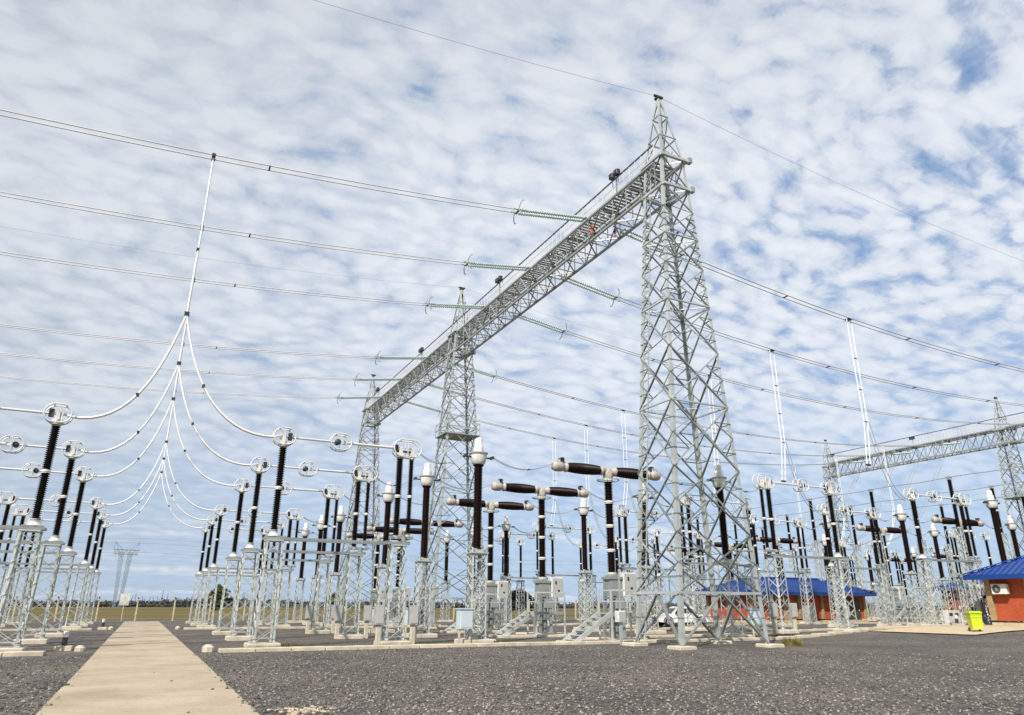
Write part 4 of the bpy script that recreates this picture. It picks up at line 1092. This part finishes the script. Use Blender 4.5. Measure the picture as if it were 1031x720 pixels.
for (cx, cy, a, b, n) in ((4.9, 30.35, 1.3, 0.22, 1400), (9.6, 30.45, 1.2, 0.14, 500), (5.6, 31.6, 0.5, 0.9, 500), (21.5, 29.7, 2.4, 0.15, 500), (31, 30.6, 4.0, 0.3, 600), (12.0, 29.65, 2.0, 0.1, 300)):
    for _ in range(n):
        x = cx + rng.uniform(-a, a); y = cy + rng.gauss(0, b); l = rng.uniform(0.03, 0.12); e = rng.uniform(0, 6)
        q.add([(x - 0.02, y, 0), (x + 0.02, y, 0), (x + 0.05 * math.cos(e), y + 0.05 * math.sin(e), l)], [(0, 1, 2)])
tag(q.build('short_grass', M['moss']), 'short green grass growing at plinth edges', 'grass', kind='stuff')
# loose stones on the near gravel
q = MB()
for _ in range(23000):
    D = 11.5 + 20 * rng.random() ** 1.4; A = math.radians(rng.uniform(-12, 64)); x = D * math.sin(A); y = D * math.cos(A)
    if y > 28.6: continue
    if PX0 - 0.04 < x < PX1 + 0.04:
        e = min(x - PX0, PX1 - x)
        if rng.random() < (0.6 if e < 0.10 else 0.95 if e < 0.22 else 0.9992): continue
    s = rng.uniform(0.012, 0.034) * (1.5 if rng.random() < 0.05 else 1); p = V((x, y, ground_h(x, y) + s * 0.25 + (0.085 if PX0 < x < PX1 else 0)))
    vs = [p + V((rng.uniform(-1, 1) * 0.3 + a, rng.uniform(-1, 1) * 0.3 + b, c_)) * s for a, b, c_ in ((1, 0, 0), (0, 1, 0), (-1, 0, 0), (0, -1, 0), (0, 0, 0.8), (0, 0, -0.6))]
    q.add(vs, [(0, 1, 4), (1, 2, 4), (2, 3, 4), (3, 0, 4), (1, 0, 5), (2, 1, 5), (3, 2, 5), (0, 3, 5)])
tag(q.build('loose_stones', M['stone']), 'loose grey stones lying on the gravel', 'stones', kind='stuff')
q = MB()
for _ in range(60):
    x = 2.55 + rng.gauss(0, 0.22); y = 12.65 + rng.gauss(0, 0.22); s = rng.uniform(0.02, 0.05)
    q.box((x, y, 0.015), (s * 2, s, 0.02), rng.uniform(0, 3))
tag(q.build('wood_chips', M['timber']), 'few light brown chips on the gravel near the path', 'chips', kind='stuff')
# ------------------------------------------------------------------ kiosks with blue hipped roofs
def kiosk(name, x0, x1, y0, y1, zf, hw, rise, over, lab, panels, doors=(), side_panels=2):
    t = thing(name, lab, 'building', ((x0 + x1) / 2, y0, zf), 0, 'orange kiosks with blue roofs')
    X, D = (x1 - x0) / 2, y1 - y0
    q = MB(); q.box((0, D / 2, -0.35), (2 * X + 0.3, D + 0.3, 0.9)); q.build('plinth', M['base'], t)
    q = MB(); q.box((0, D / 2, hw / 2 + 0.1), (2 * X, D, hw - 0.2)); w = q.build('wall', M['brick'], t)
    for k in range(panels + 1):
        x = -X + 2 * X * k / panels; q = MB(); q.box((x, -0.02, hw / 2 + 0.1), (0.30, 0.3, hw - 0.22)); q.build('pier', M['pier'], t)
    for k in range(side_panels + 1):
        for s in (-1, 1):
            q = MB(); q.box((s * X, D * k / side_panels + (0.16 if k == 0 else 0), hw / 2 + 0.1), (0.26, 0.36, hw - 0.24)); q.build('pier', M['pier'], t)
    for x, wd, m in doors:
        q = MB(); q.box((x, -0.03, 1.02), (wd, 0.10, 1.96)); d = q.build('door', M[m], t)
        q = MB(); q.box((x + wd * 0.36, -0.10, 1.0), (0.05, 0.06, 0.18)); q.build('handle', M['alu'], d)
    # hipped corrugated roof, 0.12 m thick
    ex, ey0, ey1 = X + over, -over, D + over; r = min((ey1 - ey0) / 2, ex); ze = hw + 0.02
    A = [V((-ex, ey0, ze)), V((ex, ey0, ze)), V((ex, ey1, ze)), V((-ex, ey1, ze))]; my = (ey0 + ey1) / 2
    R0, R1 = V((-ex + r, my, ze + rise)), V((ex - r, my, ze + rise)); th_ = V((0, 0, 0.10))
    q = MB(); pts = A + [R0, R1]; up = [p + th_ for p in pts]
    q.add(up, [(0, 1, 5, 4), (1, 2, 5), (2, 3, 4, 5), (3, 0, 4)])
    q.add(pts, [(4, 5, 1, 0), (5, 2, 1), (5, 4, 3, 2), (4, 0, 3)])
    for i in range(4):
        j = (i + 1) % 4; q.add([A[i], A[j], A[j] + th_, A[i] + th_], [(0, 1, 2, 3)])
    def rib(P, Q): q.bar(P + th_ * 1.15, Q + th_ * 1.15, 0.07, 0.05)
    n = int(2 * ex / 0.38)
    for k in range(1, n):
        x = -ex + 2 * ex * k / n; u = min(1.0, (x + ex) / r, (ex - x) / r)
        for y_, s in ((ey0, 1), (ey1, -1)): rib(V((x, y_, ze)), V((x, y_ + s * u * (my - ey0), ze + rise * u)))
    m = int((ey1 - ey0) / 0.38)
    for k in range(1, m):
        y_ = ey0 + (ey1 - ey0) * k / m; u = 1 - abs(y_ - my) / (my - ey0)
        for s in (-1, 1): rib(V((s * ex, y_, ze)), V((s * (ex - r * u), y_, ze + rise * u)))
    rf = q.build('roof', M['roof'], t)
    q = MB(); q.bar(R0 + th_ * 1.6, R1 + th_ * 1.6, 0.3, 0.08)
    for a, b in ((A[0], R0), (A[3], R0), (A[1], R1), (A[2], R1)): q.bar(a + th_ * 1.7, b + th_ * 1.7, 0.26, 0.07)
    q.build('ridge_cap', M['roof'], rf)
    q = MB()
    q.box((0, ey0 - 0.012, ze - 0.05), (2 * ex, 0.02, 0.26)); q.box((ex + 0.012, my, ze - 0.05), (0.02, ey1 - ey0, 0.26)); q.box((-ex - 0.012, my, ze - 0.05), (0.02, ey1 - ey0, 0.26))
    q.build('fascia', M['roof'], rf)
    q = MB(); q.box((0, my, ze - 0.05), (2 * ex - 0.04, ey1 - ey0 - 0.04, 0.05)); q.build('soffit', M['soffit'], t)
    return t
kiosk('kiosk_building', 49.2, 64.0, 50.6, 56.2, 0.35, 2.45, 1.35, 0.95, 'long orange brick kiosk with blue roof behind the tall tower', 5, ((-2.95, 1.0, 'pier'), (5.9, 1.7, 'soffit')))
kiosk('kiosk_building', 49.3, 56.3, 19.6, 29.4, 0.62, 2.86, 2.25, 0.95, 'orange brick kiosk with blue roof at the right edge', 3, (), 4)
kiosk('kiosk_building', 85.7, 97.0, 50.4, 56.5, 0.45, 3.2, 1.4, 0.9, 'small distant orange kiosk seen left of the lime bin', 4, ((-2.4, 2.6, 'soffit'),))

def aircon(x, y, z, w, lab, rz=0.0):
    t = thing('air_conditioner', lab, 'air conditioner', (x, y, z), rz, 'air conditioners on the kiosk walls')
    q = MB(); q.bbox((0, 0, 0), (w, 0.34, 0.62), 0.03); c = q.build('casing', M['flange'], t)
    q = MB(); q.lathe([(0.25, -0.19), (0.25, -0.175)], 20, (-w * 0.14, 0, 0), 'y', False); g = q.build('fan_grille', M['dark'], c)
    q = MB(); q.lathe([(0.05, -0.2), (0.05, -0.19)], 8, (-w * 0.14, 0, 0), 'y')
    for k in range(6): q.bar((-w * 0.14 - 0.24 * math.cos(k * PI / 6), -0.2, 0.24 * math.sin(k * PI / 6)), (-w * 0.14 + 0.24 * math.cos(k * PI / 6), -0.2, -0.24 * math.sin(k * PI / 6)), 0.015, 0.01)
    q.build('grille_bar', M['box'], g)
    for s in (-1, 1): q = MB(); q.bar((s * w * 0.35, 0.3, -0.34), (s * w * 0.35, -0.16, -0.34), 0.04, 0.04); q.build('bracket', M['steel_dark'], t)
aircon(48.98, 28.5, 2.74, 0.95, 'white air conditioner under the eaves of the right kiosk', -PI / 2)
aircon(50.9, 50.2, 2.35, 1.1, 'white air conditioner on the long kiosk behind the tall tower')

def wall_cab(x, y, z, w, h, lab):
    t = thing('meter_cabinet', lab, 'cabinet', (x, y, z), 0, 'grey cabinets against the long kiosk')
    q = MB(); q.bbox((0, 0, h / 2), (w, 0.5, h), 0.02); b = q.build('cabinet_body', M['box'], t)
    q = MB(); q.box((0, -0.257, h / 2), (w * 0.86, 0.014, h * 0.86)); q.build('cabinet_door', M['door'], b)
wall_cab(55.2, 49.6, ground_h(55, 49.6), 1.0, 1.5, 'grey cabinet against the middle of the long kiosk')
wall_cab(60.0, 49.6, ground_h(60, 49.6) + 0.55, 0.8, 0.9, 'small grey cabinet on the right half of the long kiosk')

# ------------------------------------------------------------------ wheelie bin
bx_, by_ = 38.0, 23.7
t = thing('wheelie_bin', 'lime green wheelie bin on the walkway by the right kiosk', 'bin', (bx_, by_, ground_h(bx_, by_) + 0.05), -0.65); t.scale = (0.88,) * 3
q = MB(); q.box((0, 0, 0.55), (0.52, 0.56, 0.86), 0, 1.18)
for z in (0.78, 0.9): q.box((0, 0, z), (0.63, 0.67, 0.035))
q.build('body', M['lime'], t)
q = MB(); q.bbox((0, 0.0, 1.02), (0.70, 0.76, 0.09), 0.02); q.box((0, 0, 1.08), (0.56, 0.6, 0.05)); q.build('lid', M['lime_lid'], t)
for s in (-1, 1):
    q = MB(); q.lathe([(0.10, -0.03), (0.10, 0.03)], 14, (s * 0.27, 0.24, 0.11), 'x', False); q.build('wheel', M['rubber'], t)
q = MB(); q.tube([(-0.26, 0.38, 1.02), (-0.26, 0.46, 1.02), (0.26, 0.46, 1.02), (0.26, 0.38, 1.02)], 0.02, 6); q.build('handle', M['lime_lid'], t)

# ------------------------------------------------------------------ generator, white cabinet, rail, shrubs by the right kiosk
t = thing('generator', 'black generator set between the lime bin and right kiosk', 'generator', (57.2, 34.6, ground_h(57.2, 34.6)), 0.1)
q = MB(); q.bbox((0, 0, 0.95), (2.3, 1.1, 1.3), 0.05); q.build('canopy', M['dark'], t)
q = MB(); q.box((0, 0, 0.2), (2.4, 1.0, 0.16)); q.build('skid', M['steel_dark'], t)
q = MB(); q.lathe([(0.06, 1.6), (0.06, 2.0)], 8, (0.7, 0.2, 0)); q.build('exhaust', M['steel_dark'], t)
t = thing('white_cabinet', 'white cabinet with two dark vents left of the lime bin', 'cabinet', (56.9, 37.3, ground_h(56.9, 37.3)), 0); t.scale = (0.8,) * 3
q = MB(); q.bbox((0, 0, 0.8), (1.9, 0.8, 1.3), 0.03); b = q.build('cabinet_body', M['white'], t)
for x in (-0.5, 0.4): q = MB(); q.box((x, -0.41, 1.1), (0.5, 0.02, 0.26)); q.build('vent', M['dark'], b)
q = MB(); q.box((0, 0, 0.07), (2.1, 1.0, 0.15)); q.build('plinth', M['concrete'], t)
t = thing('guard_rail', 'white pipe guard rail beside the black generator', 'railing', (53.9, 33.2, ground_h(53.9, 33.2)), 0)
for k in range(5):
    q = MB(); q.bar((-2 + k, 0, 0), (-2 + k, 0, 1.5), 0.08, 0.08); q.build('post', M['white'], t)
q = MB()
for z in (0.8, 1.45): q.bar((-2, 0, z), (2, 0, z), 0.08, 0.08)
q.build('rail', M['white'], t)
tree('shrub', 64.5, 37.0, 3.9, 4.2, 'pale green shrub beside the right kiosk', M['leaf_pale'], 'shrubs by the right kiosk', 30, 0.18)
tree('shrub', 61.0, 36.0, 3.0, 3.6, 'darker low shrub behind the black generator', M['leaf'], 'shrubs by the right kiosk', 24, 0.16)

# ------------------------------------------------------------------ pickup truck
t = thing('pickup_truck', 'white double-cab pickup truck parked behind the tall tower', 'pickup', (37.4, 46.0, ground_h(37.4, 46.0)), math.radians(168)); t.scale = (0.83,) * 3
prof = [(2.62, 0.42), (2.66, 0.62), (2.60, 0.86), (2.35, 0.98), (1.30, 1.06), (0.75, 1.08), (-0.95, 1.08), (-2.55, 1.06), (-2.62, 0.95), (-2.62, 0.45), (-2.1, 0.36), (2.2, 0.36)]
q = MB()
n = len(prof); vs = [(x, -0.90, z) for x, z in prof] + [(x, 0.90, z) for x, z in prof]
q.add(vs, [tuple(range(n - 1, -1, -1)), tuple(range(n, 2 * n))] + [(i, (i + 1) % n, n + (i + 1) % n, n + i) for i in range(n)]); q.build('body', M['carpaint'], t)
cabp = [(1.35, 1.05), (0.72, 1.62), (0.45, 1.72), (-0.75, 1.72), (-0.98, 1.62), (-1.05, 1.05)]
q = MB(); n = len(cabp); vs = [(x, -0.86 + 0.16 * (z - 1.05) / 0.67, z) for x, z in cabp] + [(x, 0.86 - 0.16 * (z - 1.05) / 0.67, z) for x, z in cabp]
q.add(vs, [tuple(range(n - 1, -1, -1)), tuple(range(n, 2 * n))] + [(i, (i + 1) % n, n + (i + 1) % n, n + i) for i in range(n)]); cabin = q.build('cabin', M['carpaint'], t)
for s in (-1, 1):
    for a, b in ((1.02, 0.12), (0.02, -0.88)):
        q = MB(); pts = [(a, 1.12), (a - (0.42 if a > 1 else 0.0), 1.56), (b, 1.56), (b, 1.12)]
        vs = [(x, s * (0.873 - 0.16 * (z - 1.05) / 0.67), z) for x, z in pts]; q.add(vs, [(0, 1, 2, 3) if s > 0 else (3, 2, 1, 0)]); q.build('window', M['glass'], cabin)
q = MB(); q.add([(1.30, -0.74, 1.13), (1.30, 0.74, 1.13), (0.80, 0.66, 1.585), (0.80, -0.66, 1.585)], [(0, 1, 2, 3)])
q.build('windscreen', M['glass'], cabin)
q = MB(); q.box((-1.83, 0, 1.02), (1.4, 1.5, 0.14)); q.build('cargo_bed', M['dark'], t)
for x in (1.68, -1.62):
    for s in (-1, 1):
        q = MB(); q.lathe([(0.28, -0.13), (0.385, -0.11), (0.385, 0.11), (0.28, 0.13)], 20, (x, s * 0.80, 0.385), 'y'); w = q.build('wheel', M['rubber'], t)
        q = MB(); q.lathe([(0.21, -0.015), (0.19, 0.02)], 14, (x, s * 0.935, 0.385), 'y', False); q.build('rim', M['chrome'], w)
        q = MB(); q.tube([(x + 0.47 * math.cos(a), s * 0.895, 0.385 + 0.47 * math.sin(a)) for a in [PI * k / 10 for k in range(11)]], 0.05, 5); q.build('wheel_arch', M['dark'], t)
for s in (-1, 1):
    q = MB(); q.bbox((2.56, s * 0.68, 0.80), (0.16, 0.34, 0.18), 0.02); q.build('headlight', M['lamp'], t)
    q = MB(); q.box((-2.62, s * 0.80, 0.80), (0.06, 0.16, 0.34)); q.build('tail_light', M['taillamp'], t)
    q = MB(); q.bbox((0.92, s * 0.98, 1.16), (0.12, 0.2, 0.18), 0.02); q.build('door_mirror', M['dark'], t)
q = MB(); q.box((2.645, 0, 0.74), (0.06, 0.9, 0.22)); q.build('grille', M['dark'], t)
q = MB(); q.bbox((2.66, 0, 0.48), (0.16, 1.7, 0.2), 0.03); q.build('bumper', M['box'], t)
